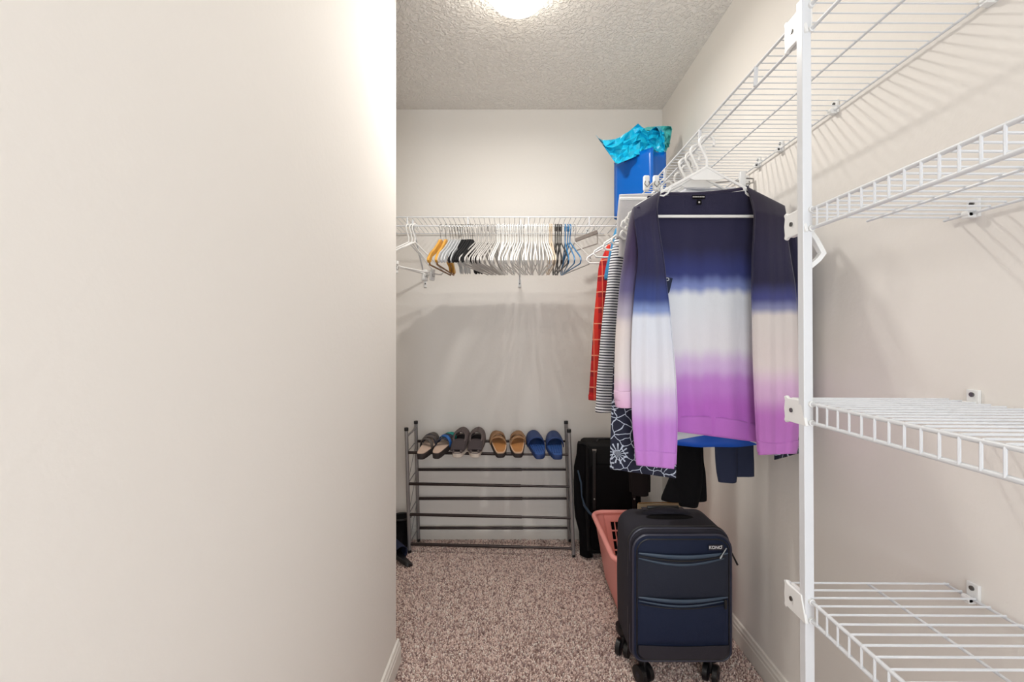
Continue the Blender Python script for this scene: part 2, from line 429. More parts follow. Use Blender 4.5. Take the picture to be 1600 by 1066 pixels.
for z, lb in ((CZ+.232, 'white wire shelf at head height right of the post, second from the top'),
              (CZ-.1165, 'white wire shelf at waist height right of the post, third from the top'),
              (CZ-.4705, 'lowest white wire shelf right of the post near the floor')):
    lowers.append(wire_shelf_right(lb, z, -.20, .882, .0335, False, clips=(.832, .42)))

# back shelf
YS = 2.235; XE = .515
bs = thing('wire_shelf', 'white wire shelf across the back wall holding the long row of hangers', 'shelf', (XL, YS, ZD))
part('front_rail', MB().tube([(XL, YS, ZD), (XE, YS, ZD)], R1, 10), M['wire'], bs)
part('lip_rail', MB().tube([(XL, YS, ZD-.0435), (XE, YS, ZD-.0435)], R1, 10), M['wire'], bs)
part('middle_rail', MB().tube([(XL, YS+.16, ZD-.0035), (XE, YS+.16, ZD-.0035)], .0022, 8), M['wire'], bs)
part('back_rail', MB().tube([(XL, YB-.012, ZD-.003), (XE, YB-.012, ZD-.003)], .0028, 8), M['wire'], bs)
src = part('deck_wire', MB().tube([(XL+.01, YB-.012, ZD+.0012), (XL+.01, YS+.004, ZD+.0026), (XL+.01, YS-.001, ZD+.0022)], R2, 6), M['wire'], bs)
for k in range(1, int((XE-XL-.012)/.0254)+1): inst(src, bs, (.0254*k, 0, 0))
for k in range(6):
    x = .373-.298*k
    part('lip_strut', MB().tube([(x, YS, ZD), (x, YS-.002, ZD-.0435)], .0036, 8), M['wire'], bs)
def bracket(x, xfoot, parent):
    a = Vector((x, YS+.004, ZD-.043)); b = Vector((xfoot, YB-.008, 1.475))
    br = part('support_bracket', MB().tube([a+Vector((0, 0, .03)), a, b, b+Vector((0, .004, -.03))], [.005, .005, .0045, .0045], 8), M['wire'], parent)
    part('bracket_foot', MB().box((xfoot, YB-.003, 1.452), (.018, .006, .045)), M['clip'], br, bevel=.002)
    part('screw', MB().cyl((xfoot, YB-.006, 1.450), (xfoot, YB-.009, 1.450), .004, 10), M['screw'], br)
bracket(-.495, -.498, bs); bracket(.036, .036, bs); bracket(-1.03, -1.03, bs)
for x in (-1.2, -.75, -.30, .16, .42): wall_clip('wall_clip', (x, YB, ZD-.003), 'y', bs)

# post
PX = .534+.0135; PY = .825
def post():
    t = thing('shelf_post', 'tall white square post holding the fronts of the right wire shelves', 'post', (PX, PY, 0))
    o = MB(); bot = at(1261.5, 1066, PY); top = at(1255.5, 20, PY)
    dx = (bot.x-top.x)/(bot.z-top.z)
    x0 = bot.x+dx*(0-bot.z); x1 = bot.x+dx*(ZD+.014-bot.z)
    h = .0083
    o.loft([[(x0-h, PY-h, .004), (x0+h, PY-h, .004), (x0+h, PY+h, .004), (x0-h, PY+h, .004)], [(x1-h, PY-h, ZD+.014), (x1+h, PY-h, ZD+.014), (x1+h, PY+h, ZD+.014), (x1-h, PY+h, ZD+.014)]])
    part('post_tube', o, M['wire'], t, bevel=.0012, smooth=False)
    part('post_foot', MB().box((x0, PY, .006), (.024, .024, .012)), M['clip'], t, bevel=.002)
    for z, lp in ((ZD, .0435), (CZ+.232, .0335), (CZ-.1165, .0335), (CZ-.4705, .0335)):
        xf = .534
        m = MB(); yc = .838; zc = z-lp/2
        hh = lp/2+.006
        m.prism([(yc-.026, zc-hh), (yc+.028, zc-hh), (yc+.034, zc-hh-.004), (yc+.040, zc-hh), (yc+.038, zc-hh+.007), (yc+.040, zc), (yc+.038, zc+hh-.007), (yc+.041, zc+hh), (yc+.034, zc+hh+.003), (yc+.028, zc+hh-.001), (yc-.012, zc+hh)], xf-.012, xf-.006, 'yz')
        cl = part('post_clip', m, M['clip'], t, bevel=.0015)
        g = MB()
        for zz in (z, z-lp): g.tube([(xf, yc-.026, zz), (xf, yc+.030, zz)], .0056, 10)
        g.box((xf-.002, yc-.012, zc), (.010, .018, lp))
        part('clip_grip', g, M['clip'], cl)
        part('screw', MB().cyl((xf-.012, yc+.016, zc), (xf-.014, yc+.016, zc), .0042, 14), M['screw'], cl)
    # hook under the second shelf
    z2 = CZ+.232
    hk = MB(); pts = [(.545, .842, z2-.030), (.556, .838, z2-.050), (.566, .834, z2-.075), (.559, .836, z2-.086), (.547, .84, z2-.098)]
    for a, b in zip(pts, pts[1:]):
        a = Vector(a); b = Vector(b); d = (b-a).normalized(); n = Vector((d.z, 0, -d.x))*.0045
        hk.loft([[p+n+Vector((0, -.006, 0)), p-n+Vector((0, -.006, 0)), p-n+Vector((0, .006, 0)), p+n+Vector((0, .006, 0))] for p in (a-d*.002, b+d*.002)])
    part('hang_hook', hk, M['clip'], t, bevel=.001)
post()

# ------------------------------------------------------------------ hangers (local frame: hook cradles the rail at z=0, body in the XZ plane)
def hook_pts(r=.0205, neck=-.078, n=12, lean=0):
    pts = [(-r*cos(radians(-25)), 0, -r+.004+r*sin(radians(-25)))]
    pts = []
    for k in range(n+1):
        a = radians(205-k*(205+35)/n); pts.append((-r*cos(a), 0, .004-r+r*sin(a)+.0035))
    pts += [(-.006, 0, -.048), (0, 0, -.058), (0, 0, neck)]
    return pts
def plastic_mb(w=.2, r=.0042, hr=.0036):
    mb = MB()
    mb.tube(hook_pts(), hr, 8)
    out = [(0, 0, -.080), (.05, 0, -.108), (.115, 0, -.143), (w-.022, 0, -.178), (w-.004, 0, -.190), (w, 0, -.203), (w-.010, 0, -.214), (w-.03, 0, -.216), (0, 0, -.216)]
    full = out + [(-x, 0, z) for x, _, z in out[-2:0:-1]]
    mb.tube(full, r, 8, closed=True)
    return mb
def plate_mb():
    return MB().prism([(-.05, -.110), (0, -.080), (.05, -.110), (.035, -.116), (-.035, -.116)], -.0012, .0012)
def notch_mb(s):
    pts = [(s*(.118+.016*cos(a)), 0, -.150+.012*sin(a)) for a in [radians(200+k*28) for k in range(11)]]
    return MB().tube([(s*.10, 0, -.137)]+[(s*x, 0, z) for x, z in ((.108, -.152), (.120, -.160), (.134, -.158), (.140, -.150))], .0035, 6)
def place(o, x, y, z, rz, lb=None, grp=None, tilt=0):
    o.location = (x, y, z); o.rotation_euler = (0, tilt, rz)
    if lb: o['label'] = lb
    if grp: o['group'] = grp
    return o
def proto_plastic(mt, detail, name='plastic_hanger'):
    if not detail:
        o = part(name, plastic_mb(.2, .0031, .0027), mt); o['category'] = 'hanger'; o['label'] = 'x'; return o
    t = thing(name, 'x', 'hanger')
    part('hanger_frame', plastic_mb(), mt, t, local=True); part('neck_plate', plate_mb(), mt, t, local=True)
    for s in (-1, 1): part('strap_notch', notch_mb(s), mt, t, local=True)
    return t
def proto_flat(mt, hookm, name, thick=.0035, w=.2, bar=True, deep=1.0):
    """flat shouldered hanger with metal hook"""
    t = thing(name, 'x', 'hanger')
    top = [(0, -.066), (.02, -.070), (.045, -.090), (.10, -.128), (.16, -.160), (w, -.190), (w+.004, -.202)]
    bot = [(w-.008, -.212), (w-.03, -.205), (.15, -.180), (.09, -.152), (.04, -.122), (0, -.112)]
    full = top+bot; full = full+[(-x, z) for x, z in full[-2:0:-1]]
    part('hanger_body', MB().prism(full, -thick, thick), mt, t, bevel=min(.002, thick*.6), local=True)
    part('hook', MB().tube(hook_pts(neck=-.068), .0019, 8), hookm, t, local=True)
    if bar: part('trouser_bar', MB().tube([(-w+.02, 0, -.205), (-w+.024, 0, -.218), (w-.024, 0, -.218), (w-.02, 0, -.205)], .004, 8), mt, t, local=True)
    return t
def proto_clip(mt, wirem):
    t = thing('skirt_hanger', 'x', 'hanger')
    part('hanger_frame', plastic_mb(.195, .0038), mt, t, local=True)
    for s in (-1, 1):
        cl = part('clip', MB().box((s*.12, 0, -.228), (.026, .016, .050)).box((s*.12, -.004, -.205), (.014, .022, .018)), mt, t, bevel=.003, local=True)
        part('clip_spring', MB().tube([(s*.12-.007, -.011, -.222), (s*.12-.007, -.011, -.234), (s*.12+.007, -.011, -.234), (s*.12+.007, -.011, -.222)], .0018, 6), wirem, cl, local=True)
    return t

ZR = ZD-.0435      # rail the hooks sit on
# back row ------------------------------------------------
def row(proto, first, xs, rots, lb, grp, zj=.0015, tilt=0):
    res = []
    for i, x in enumerate(xs):
        o = first if (first is not None and i == 0) else copy_tree(proto)
        l = lb[i] if isinstance(lb, (list, tuple)) else lb
        rz = rots[i] if isinstance(rots, (list, tuple)) else rots
        place(o, x, YS, ZR+random.uniform(0, zj), radians(rz), l, grp, radians(tilt))
        res.append(o)
    return res
ORD = ['leftmost', 'second from the left', 'third from the left', 'fourth from the left', 'fifth from the left', 'sixth from the left', 'seventh from the left', 'fifth from the right', 'fourth from the right', 'third from the right', 'second from the right', 'rightmost']
def ords(n, txt): return ['%s %s' % (ORD[i] if i < n-1 else 'rightmost', txt) for i in range(n)] if n < 8 else ['%s %s' % ((ORD[i] if i < 7 else ORD[12-(n-i)]), txt) for i in range(n)]
def xpx(px): return (px-VX)*YS/F
# three white skirt hangers at far left, turned toward the camera
cp = proto_clip(M['white_plastic'], M['hook'])
row(cp, cp, [xpx(639), xpx(644), xpx(649)], [60, 66, 54], ['white skirt hanger with clips, leftmost on the back shelf', 'white skirt hanger with clips, second from the left on the back shelf', 'white skirt hanger with clips, third from the left, nearest the yellow hangers'], 'white skirt hangers at the left end of the back shelf', tilt=2)
wp = proto_flat(M['wood'], M['hook'], 'wooden_hanger', .0055, .195, True)
for ch in wp.children:
    if ch.name.startswith('trouser'): ch.data.materials[0] = M['wood_dark']; ch['label'] = 'brown trouser bar'
row(wp, wp, [xpx(689), xpx(697)], [82, 85], ['golden wooden hanger, left of the two yellow ones', 'golden wooden hanger with brown bar, right of the two yellow ones'], 'golden wooden hangers on the back shelf')
cl_ = proto_flat(M['clear'], M['hook'], 'clear_hanger', .003, .19, False)
row(cl_, cl_, [xpx(p) for p in (704, 708, 712.5, 717, 721)], [80, 81, 81, 82, 82], ords(5, 'of five clear plastic hangers between the wooden and the black ones'), 'clear hangers beside the wooden ones')
fl = proto_flat(M['felt'], M['hook'], 'felt_hanger', .0028, .195, False)
row(fl, fl, [xpx(p) for p in (724, 728, 732, 735.5, 739)], [76, 78, 78, 78, 80], ords(5, 'of five black felt hangers between the clear and the grey ones'), 'black felt hangers left of the grey ones')
gp = proto_plastic(M['grey_plastic'], False, 'grey_hanger')
row(gp, gp, [xpx(743+3.2*k+random.uniform(-.6, .6)) for k in range(11)], [75+.7*k+random.uniform(-3, 3) for k in range(11)], ords(11, 'light grey tube hanger, grey block left of the white'), 'light grey hangers left of the shelf centre')
whp = proto_plastic(M['white_plastic'], False)
n = 23
row(whp, whp, [xpx(777+3.6*k+random.uniform(-.8, .8)) for k in range(n)], [81+.4*k+random.uniform(-5, 5) for k in range(n)], 'white plastic tube hanger packed in the dense white block of the back shelf', 'white tube hangers packed on the back shelf')
crp = proto_plastic(M['cream_plastic'], False)
row(crp, crp, [xpx(859), xpx(862)], [90, 90], ['cream plastic tube hanger touching the right edge of the white block', 'cream plastic tube hanger touching the black ones'], 'cream hangers beside the white block')
bp_ = proto_plastic(M['dark_plastic'], False)
row(bp_, bp_, [xpx(p) for p in (867.5, 870.5, 873.5, 876.5)], [88, 91, 87, 93], ords(4, 'of four black tube hangers between the cream and the blue ones'), 'black tube hangers left of the blue ones')
blp = proto_plastic(M['blue_plastic'], False)
row(blp, blp, [xpx(p) for p in (883, 887, 890.5)], [88, 92, 97], ords(3, 'of three blue plastic tube hangers on the back shelf'), 'blue tube hangers on the back shelf')
ghp = proto_plastic(M['grey_plastic'], False, 'grey_hanger')
place(ghp, xpx(898), YS, ZR, radians(103), 'pale grey tube hanger, the last one right of the blue hangers')
# trouser hanger turned flat, hanging by itself at the right
th = thing('trouser_hanger', 'metal trouser hanger with a grey padded clamp bar, right of the blue hangers', 'hanger', (xpx(929), YS+.17, ZR))
part('hook', MB().tube([(.0, 0, -.01), (0.004, 0, .004), (-.006, 0, .008), (-.012, 0, -.004), (-.006, 0, -.03), (0, 0, -.045)], .0016, 8), M['hook'], th, local=True)
part('clamp_bar', MB().box((-.052, 0, -.050), (.125, .012, .020), Matrix.Rotation(radians(-21), 3, 'Y')), M['bar_grey'], th, bevel=.003, local=True)
part('lower_rod', MB().tube([(.006, 0, -.035), (.006, 0, -.090), (-.112, 0, -.128)], .0030, 8), M['bar_grey'], th, local=True)
th.location = (xpx(931)*1.07, 2.38, ZD-.010)

# ------------------------------------------------------------------ garments
XC = .534
def interp(pts, t):
    n = len(pts)-1; f = min(t*n, n-1e-6); i = int(f); u = f-i
    p0 = pts[max(i-1, 0)]; p1 = pts[i]; p2 = pts[i+1]; p3 = pts[min(i+2, n)]
    return tuple(.5*((2*b)+(-a+c)*u+(2*a-5*b+4*c-d)*u*u+(-a+3*b-3*c+d)*u**3) for a, b, c, d in zip(p0, p1, p2, p3))
def panel(L, R, yfn, nu=26, nv=60, sag=0):
    """cloth sheet spanned between two edge lines measured at their own depth"""
    mb = MB()
    def f(u, v):
        a = interp(L, v); b = interp(R, v)
        px = a[0]+(b[0]-a[0])*u; py = a[1]+(b[1]-a[1])*u+sag*sin(pi*u)*(1-v)
        return at(px, py, yfn(u, v))
    return mb.grid(f, nu, nv)
def ctube(rows, y, ty, n=20, fold=.12, ph=0, nv=40, cap=False):
    """hanging tube of cloth: rows = (py, px_left, px_right) at depth y"""
    rings = []
    for j in range(nv+1):
        py, a, b = interp(rows, j/nv); c = (a+b)/2; h = (b-a)/2; ring = []
        for k in range(n):
            t = 2*pi*k/n; fl = 1+fold*sin(3*t+ph+j*.07)*min(1, j/8)
            p = at(c, py, y); hw = h*y/F
            ring.append((p.x+hw*cos(t)*(1+.0*fl), y+ty*sin(t)*fl, p.z))
        rings.append(ring)
    return MB().loft(rings, cap=cap)
def colour(o, stops, nz=.0, streak=.004, seed=0):
    """dip dye: colour bands by height (stops = (z, rgb)), a real pattern of the knit"""
    me = o.data; off = o.parent.location if o.parent else Vector()
    p = o.parent
    while p and p.parent: p = p.parent
    off = Vector(p.location) if p else Vector()
    stops = sorted([(z, lin(c)) for z, c in stops], key=lambda s: s[0])
    rnd = random.Random(seed); ph = [rnd.uniform(0, 6) for _ in range(6)]
    ca = me.color_attributes.new('Col', 'FLOAT_COLOR', 'POINT'); buf = []
    for v in me.vertices:
        x = v.co.x+off.x; z = v.co.z+off.z + streak*(.6*sin(x*90+ph[0])+.4*sin(x*210+ph[1])+.3*sin(x*37+ph[2]))*.5
        if z <= stops[0][0]: c = stops[0][1]
        elif z >= stops[-1][0]: c = stops[-1][1]
        else:
            for (z0, c0), (z1, c1) in zip(stops, stops[1:]):
                if z0 <= z <= z1:
                    u = (z-z0)/(z1-z0); u = u*u*(3-2*u); c = tuple(a+(b-a)*u for a, b in zip(c0, c1)); break
        buf += [*c, 1]
    ca.data.foreach_set('color', buf)
D0 = 1.25
def zz(py, y=D0): return CZ-(py-VY)*y/F
def stops(lst): return [(zz(py), c) for py, c in lst]
NAVY = (27, 24, 54)
card = thing('cardigan', 'dip-dyed open cardigan fading from navy through white to lilac, front of the clothes', 'cardigan', (XC, D0, ZR))
# back
bk = panel([(1012, 306), (1006, 330), (1010, 370), (1016, 420), (1022, 480), (1028, 540), (1034, 600), (1044, 655), (1052, 674)],
           [(1180, 297), (1192, 330), (1194, 370), (1195, 420), (1196, 480), (1196, 540), (1197, 600), (1196, 655), (1190, 691)],
           lambda u, v: 1.256+.014*min(1, v*6)+.004*sin(u*16+1)*v+.003*sin(u*34+2*v)*v, 60, 130, sag=2)
o = part('back_panel', bk, M['knit'], card, solid=.002)
colour(o, stops([(300, NAVY), (380, (28, 26, 62)), (425, (44, 52, 112)), (446, (120, 135, 190)), (462, (222, 226, 232)), (540, (228, 226, 232)), (572, (210, 180, 222)), (600, (192, 128, 206)), (640, (186, 104, 198)), (692, (184, 104, 196))]), streak=.010)
hb = panel([(1051, 651), (1052, 662), (1053, 674)], [(1196, 666), (1193, 680), (1190, 692)], lambda u, v: 1.268+.004*sin(u*16+1), 40, 6, sag=-6)
o = part('hem_band', hb, M['knit'], card, solid=.0035); colour(o, [(0, (186, 108, 198)), (2, (186, 108, 198))])
# front panels
def fy(s):
    def f(u, v):
        e = (1-u) if s < 0 else u
        return 1.250-.026*min(1, v*9)-.012*sin(pi*u)*min(1, v*3)+.005*sin(u*9+v*2.5+s)*v+.002*sin(u*25+v*3)*v
    return f
fl_ = panel([(990, 324), (991, 345), (995, 375), (997, 403), (992, 450), (988, 500), (986, 558), (986.5, 600), (988, 660), (993, 712)],
            [(1030, 300), (1027, 325), (1030, 360), (1037, 405), (1042, 450), (1048, 500), (1053, 555), (1056, 600), (1058, 660), (1056, 718)], fy(-1), 36, 120)
o = part('front_panel', fl_, M['knit'], card, solid=.002)
LF = stops([(300, (33, 26, 54)), (425, (32, 32, 72)), (468, (50, 66, 128)), (486, (130, 150, 200)), (500, (222, 226, 236)), (590, (228, 226, 234)), (628, (214, 184, 226)), (668, (196, 132, 212)), (740, (200, 130, 212))])
colour(o, LF, seed=2)
hb = panel([(992, 703), (993, 716), (995, 727)], [(1056.5, 708), (1055.5, 720), (1053, 733)], lambda u, v: fy(-1)(u, 1)-.001, 20, 6)
o = part('hem_band', hb, M['knit'], card, solid=.0035); colour(o, LF)
fr_ = panel([(1169, 293), (1178, 330), (1178, 360), (1176, 400), (1175, 450), (1176, 500), (1177, 557), (1179, 610), (1181, 655), (1184, 700)],
            [(1226, 322), (1229, 340), (1231, 370), (1236, 405), (1243, 450), (1246, 500), (1249, 557), (1250, 610), (1249.5, 655), (1246, 696)], fy(1), 36, 120)
o = part('front_panel', fr_, M['knit'], card, solid=.002)
RF = stops([(300, (32, 24, 48)), (440, (31, 28, 60)), (468, (66, 70, 128)), (482, (130, 135, 175)), (496, (224, 216, 212)), (565, (226, 214, 212)), (610, (216, 176, 212)), (650, (192, 118, 196)), (720, (196, 122, 200))])
colour(o, RF, seed=4)
hb = panel([(1183, 689), (1184, 700), (1185, 711)], [(1248, 688), (1247, 698), (1244, 709)], lambda u, v: fy(1)(u, 1)-.001, 20, 6, sag=4)
o = part('hem_band', hb, M['knit'], card, solid=.0035); colour(o, RF)
# front edge bands (placket) and neck band
def band(pts, y, w, name, st):
    P = [Vector(at(*interp(pts, k/60), y(k/60))) for k in range(61)]
    mb = MB().tube(P, w, 8, flat=.45)
    o = part(name, mb, M['knit'], card); colour(o, st)
band([(1031, 300), (1027, 325), (1030, 360), (1037, 405), (1042, 450), (1048, 500), (1053, 555), (1056, 600), (1058, 660), (1056, 726)], lambda t: fy(-1)(1, t)-.001, .0035, 'edge_band', LF)
band([(1168, 293), (1178, 330), (1178, 360), (1176, 400), (1175, 450), (1176, 500), (1177, 557), (1179, 610), (1181, 655), (1184, 706)], lambda t: fy(1)(0, t)-.001, .0035, 'edge_band', RF)
band([(1029, 302), (1060, 303), (1100, 302), (1140, 298), (1170, 293)], lambda t: 1.258, .0045, 'neck_band', LF)
# sleeves
LS = stops([(300, (38, 28, 56)), (400, (62, 47, 82)), (450, (96, 88, 130)), (488, (176, 168, 186)), (510, (228, 216, 212)), (580, (230, 220, 218)), (612, (232, 196, 222)), (640, (228, 180, 214))])
sl = ctube([(326, 989, 1000), (345, 984, 1000), (375, 979, 1000), (403, 975, 999), (443, 969, 997), (511, 963, 994), (570, 960.5, 992), (625, 960, 990)], 1.262, .022)
o = part('sleeve', sl, M['knit'], card, solid=.002); colour(o, LS)
o = part('cuff', ctube([(610, 960, 990.5), (622, 960.5, 990), (636, 963, 989)], 1.262, .024, fold=.02, nv=8), M['knit'], o, solid=.003); colour(o, LS)
sr = ctube([(343, 1223, 1229), (352, 1224, 1235), (368, 1227, 1242), (400, 1232, 1250), (460, 1236, 1256), (560, 1238, 1260), (620, 1239, 1260)], 1.262, .022)
o = part('sleeve', sr, M['knit'], card, solid=.002); colour(o, RF)
o = part('cuff', ctube([(612, 1238, 1260), (624, 1239, 1260), (640, 1240, 1259)], 1.262, .024, fold=.02, nv=8), M['knit'], o, solid=.003); colour(o, RF)
# neck label and swing tag
_lb = MB().box(at(1092, 308, 1.2530), (.035, .0016, .0095)).box(at(1092.5, 316, 1.2530), (.0125, .0016, .013)); lb = part('neck_label', _lb, M['black_fabric'], card)
w = MB()
for k in range(7): w.box(at(1083.5+k*2.7, 307.5, 1.2518), (.0030, .0008, .0030))
w.box(at(1092.5, 316, 1.2518), (.0045, .0008, .0045))
part('label_print', w, M['grey_plastic'], lb)
tg = part('swing_tag', MB().prism([(at(1037, 432, 1.252).x, at(0, 432, 1.252).z), (at(1051, 435, 1.252).x, at(0, 435, 1.252).z), (at(1046, 456, 1.252).x, at(0, 456, 1.252).z), (at(1037, 470, 1.252).x, at(0, 470, 1.252).z)], 1.251, 1.2525), M['navy_pants'], card)
rc = at(1042.5, 436, 1.2500)
part('tag_ring', MB().tube([rc+Vector((.005*cos(a), 0, .0038*sin(a)-.0008)) for a in [2*pi*k/20 for k in range(20)]], .0009, 6, closed=True), M['white_cloth'], tg)

# hangers for the hanging clothes (detailed)
fhp = proto_plastic(M['white_plastic'], True)
def fh(y, lb, rz=0, grp='white hangers carrying the clothes on the right shelf', dx=0, mk=None):
    o = copy_tree(fhp); place(o, XC+dx, y, ZR, radians(rz), lb, grp); return o
place(fhp, XC+.001, 1.258, ZR, 0, 'white tubular hanger inside the dip-dyed cardigan', 'white hangers carrying the clothes on the right shelf')

# generic shirt ------------------------------------------------
def shirt(name, label, cat, y, mt, hw=.185, zt=None, zb=.9, zs=None, sl=None, xc=XC, neck=.075, group=None, hem_r=.0, cuff=None, ty=.018, label_parts=None):
    """torso + two sleeves hanging from a hanger; zt neck height, zs shoulder-tip height"""
    zt = zt or ZR-.105; zs = zs or ZR-.180
    t = thing(name, label, cat, (xc, y, ZR), group)
    n = 40; rings = []; nv = 50
    for j in range(nv+1):
        v = j/nv; ring = []
        for k in range(n):
            a = 2*pi*k/n; cx = cos(a); w = hw*(1+.03*v) ; x = w*cx
            ax = abs(x)/hw
            top = zt-(zt-zs)*max(0, (ax-neck/hw)/(1-neck/hw))**1.1
            if ax < neck/hw: top = zt-.012*(1-ax*hw/neck)
            z = top+(zb+hem_r*ax*ax-top)*v
            th = ty*(.25+.75*min(1, v*4))
            ring.append((xc+x, y+th*sin(a)*(1+.25*sin(7*a+3*v)*v), z))
        rings.append(ring)
    part('torso', MB().loft(rings, cap=False), mt, t, solid=.002)
    part('collar', MB().tube([(xc+neck*1.0*cos(a), y+ty*.5*sin(a), zt-.006*abs(sin(a))) for a in [2*pi*k/24 for k in range(24)]], .0035, 6, closed=True), cuff or mt, t)
    for rows in sl or ():
        s = part('sleeve', ctube(rows, y, .020), mt, t, solid=.002)
        e = rows[-1]
        part('cuff', ctube([(e[0]-7, e[1]-.3, e[2]+.3), (e[0]-3, e[1]-.3, e[2]+.3), (e[0]+1, e[1], e[2])], y, .021, fold=.01, nv=4), cuff or mt, s, solid=.003)
    return t
def mir(rows, y, xc=XC):
    c = VX+xc*F/y
    return [(p, 2*c-b, 2*c-a) for p, a, b in rows]

# floral open kimono behind the cardigan
ky = 1.31
kim = thing('open_blouse', 'long open navy blouse with white line flowers, just behind the dip-dyed cardigan', 'blouse', (XC, ky, ZR))
kp = panel([(1000, 336), (985, 380), (972, 440), (962, 520), (957, 600), (954, 680), (953, 733)], [(1050, 310), (1048, 380), (1050, 440), (1052, 520), (1055, 600), (1057, 680), (1056, 748)], lambda u, v: ky+.008*sin(u*14+2*v)*v-.006*sin(pi*u), 40, 60)
part('front_panel', kp, M['floral'], kim, solid=.002)
kp = panel([(1160, 310), (1190, 380), (1205, 440), (1208, 520), (1210, 600), (1210, 660), (1210, 719)], [(1215, 330), (1232, 380), (1244, 440), (1252, 520), (1256, 600), (1257, 660), (1257, 706)], lambda u, v: ky+.008*sin(u*14+2*v)*v-.006*sin(pi*u), 30, 60)
part('front_panel', kp, M['floral'], kim, solid=.002)
kp = panel([(1000, 336), (1000, 420), (1004, 500), (1008, 560), (1010, 620)], [(1215, 330), (1216, 420), (1218, 500), (1220, 560), (1222, 620)], lambda u, v: ky+.018+.006*sin(u*22+v)*v, 40, 40)
part('back_panel', kp, M['floral'], kim, solid=.002)
kp = MB().tube([at(*interp([(1050, 310), (1080, 313), (1110, 312), (1140, 310), (1160, 310)], k/20), ky+.006) for k in range(21)], .004, 6)
part('neck_band', kp, M['floral'], kim)

def xr(y, a, b): return [(p, q, r) for p, q, r in a]
s1 = shirt('t_shirt', 'light grey top whose pale hem shows under the cardigan back', 'shirt', 1.355, M['white_cloth'], hw=.150, zb=CZ-(678-VY)*1.355/F, hem_r=-.035, xc=.585)
s2 = shirt('camisole', 'royal blue satin top, its hem a bright blue band under the cardigan', 'shirt', 1.405, M['royal'], hw=.142, zb=CZ-(697-VY)*1.405/F, hem_r=.006, xc=.620, cuff=M['royal'])
def pants(name, label, mt, y, rows, group=None, ty=.014):
    t = thing(name, label, 'trousers', (XC, y, ZR), group)
    part('leg', ctube(rows[0], y, ty, fold=.25, nv=40), mt, t, solid=.002)
    if len(rows) > 1: part('leg', ctube(rows[1], y-.012, ty, fold=.2, nv=40, ph=2), mt, t, solid=.002)
    return t
pants('trousers', 'navy trousers hanging right of the black ones, below the cardigan', M['navy_pants'], 1.47,
      [[(400, 1115, 1176), (550, 1115, 1176), (690, 1117, 1177), (725, 1119, 1178), (744, 1124, 1178)], [(400, 1115, 1150), (600, 1116, 1150), (690, 1117, 1151), (730, 1119, 1152), (753, 1123, 1150)]])
pants('trousers', 'long black trousers with flared hem hanging directly above the navy suitcase', M['black_fabric'], 1.53,
      [[(400, 1050, 1098), (550, 1052, 1098), (700, 1056, 1098), (740, 1048, 1102), (776, 1034, 1104), (782, 1036, 1103)], [(400, 1054, 1090), (600, 1056, 1092), (700, 1057, 1095), (750, 1052, 1097), (790, 1062, 1090)]], ty=.022)
# light grey folded skirt on a clip hanger
gy = 1.60
sk = thing('folded_trousers', 'light grey trousers folded over, their flat top edge left of the cardigan shoulder', 'trousers', (XC, gy, ZR))
kp = panel([(968, 304), (966, 320), (964, 345), (963, 372)], [(1176, 298), (1176, 318), (1176, 345), (1176, 400)], lambda u, v: gy+.004*sin(u*9), 30, 20)
part('front_layer', kp, M['grey_cloth'], sk, solid=.003)
kp = panel([(970, 304), (968, 330), (967, 390), (966, 400)], [(1176, 298), (1176, 318), (1176, 380), (1176, 430)], lambda u, v: gy+.012*min(1, v*10)+.004*sin(u*9), 30, 30)
part('back_layer', kp, M['grey_cloth'], sk, solid=.003)
ch = thing('clip_hanger', 'white clip hanger holding the light grey folded trousers', 'hanger', (XC, gy, ZR), 'white hangers carrying the clothes on the right shelf')
part('hook', MB().tube(hook_pts(neck=-.06), .0025, 8), M['white_plastic'], ch, local=True)
part('cross_bar', MB().box((.02, 0, -.062), (.36, .008, .010)), M['white_plastic'], ch, bevel=.002, local=True)
for px in (1009, 1024, 1164):
    p = at(px, 290, gy)
    c_ = part('clip', MB().box(p+Vector((0, -.006, .006)), (.020, .018, .052)), M['white_plastic'], ch, bevel=.004)
    part('clip_spring', MB().tube([p+Vector((-.006, -.017, .010)), p+Vector((-.009, -.017, .0)), p+Vector((0, -.017, -.010)), p+Vector((.009, -.017, .0)), p+Vector((.006, -.017, .010))], .0016, 6), M['screw'], c_)
# metal clip hanger near the wall behind the cardigan shoulder
mc = thing('metal_hanger', 'metal skirt hanger with a white clip, behind the right shoulder of the cardigan', 'hanger', (XC, 1.42, ZR))
part('hook', MB().tube(hook_pts(neck=-.075), .002, 8), M['hook'], mc, local=True)
part('bar', MB().tube([(-.05, 0, -.078), (0, 0, -.075), (.19, 0, -.060)], .0022, 8).tube([(.17, 0, -.066), (.20, .01, -.05), (.215, 0, -.055), (.21, -.008, -.07), (.18, -.006, -.075)], .0022, 6), M['hook'], mc, local=True)
c_ = part('clip', MB().box((.178, -.004, -.058), (.018, .018, .046)), M['clip'], mc, bevel=.004, local=True)
# striped shirt
y = 1.72; rows = [(332, 974, 990), (350, 968, 984), (366, 963, 980), (403, 954, 976), (458, 947, 970), (504, 941, 966), (560, 936, 962), (600, 932.5, 959), (643, 931, 957.5)]
shirt('shirt', 'navy and white striped long-sleeved shirt between the denim and the dip-dyed cardigan', 'shirt', y, M['stripes'], hw=.112, zb=.93, sl=(rows,), zs=ZR-.165)
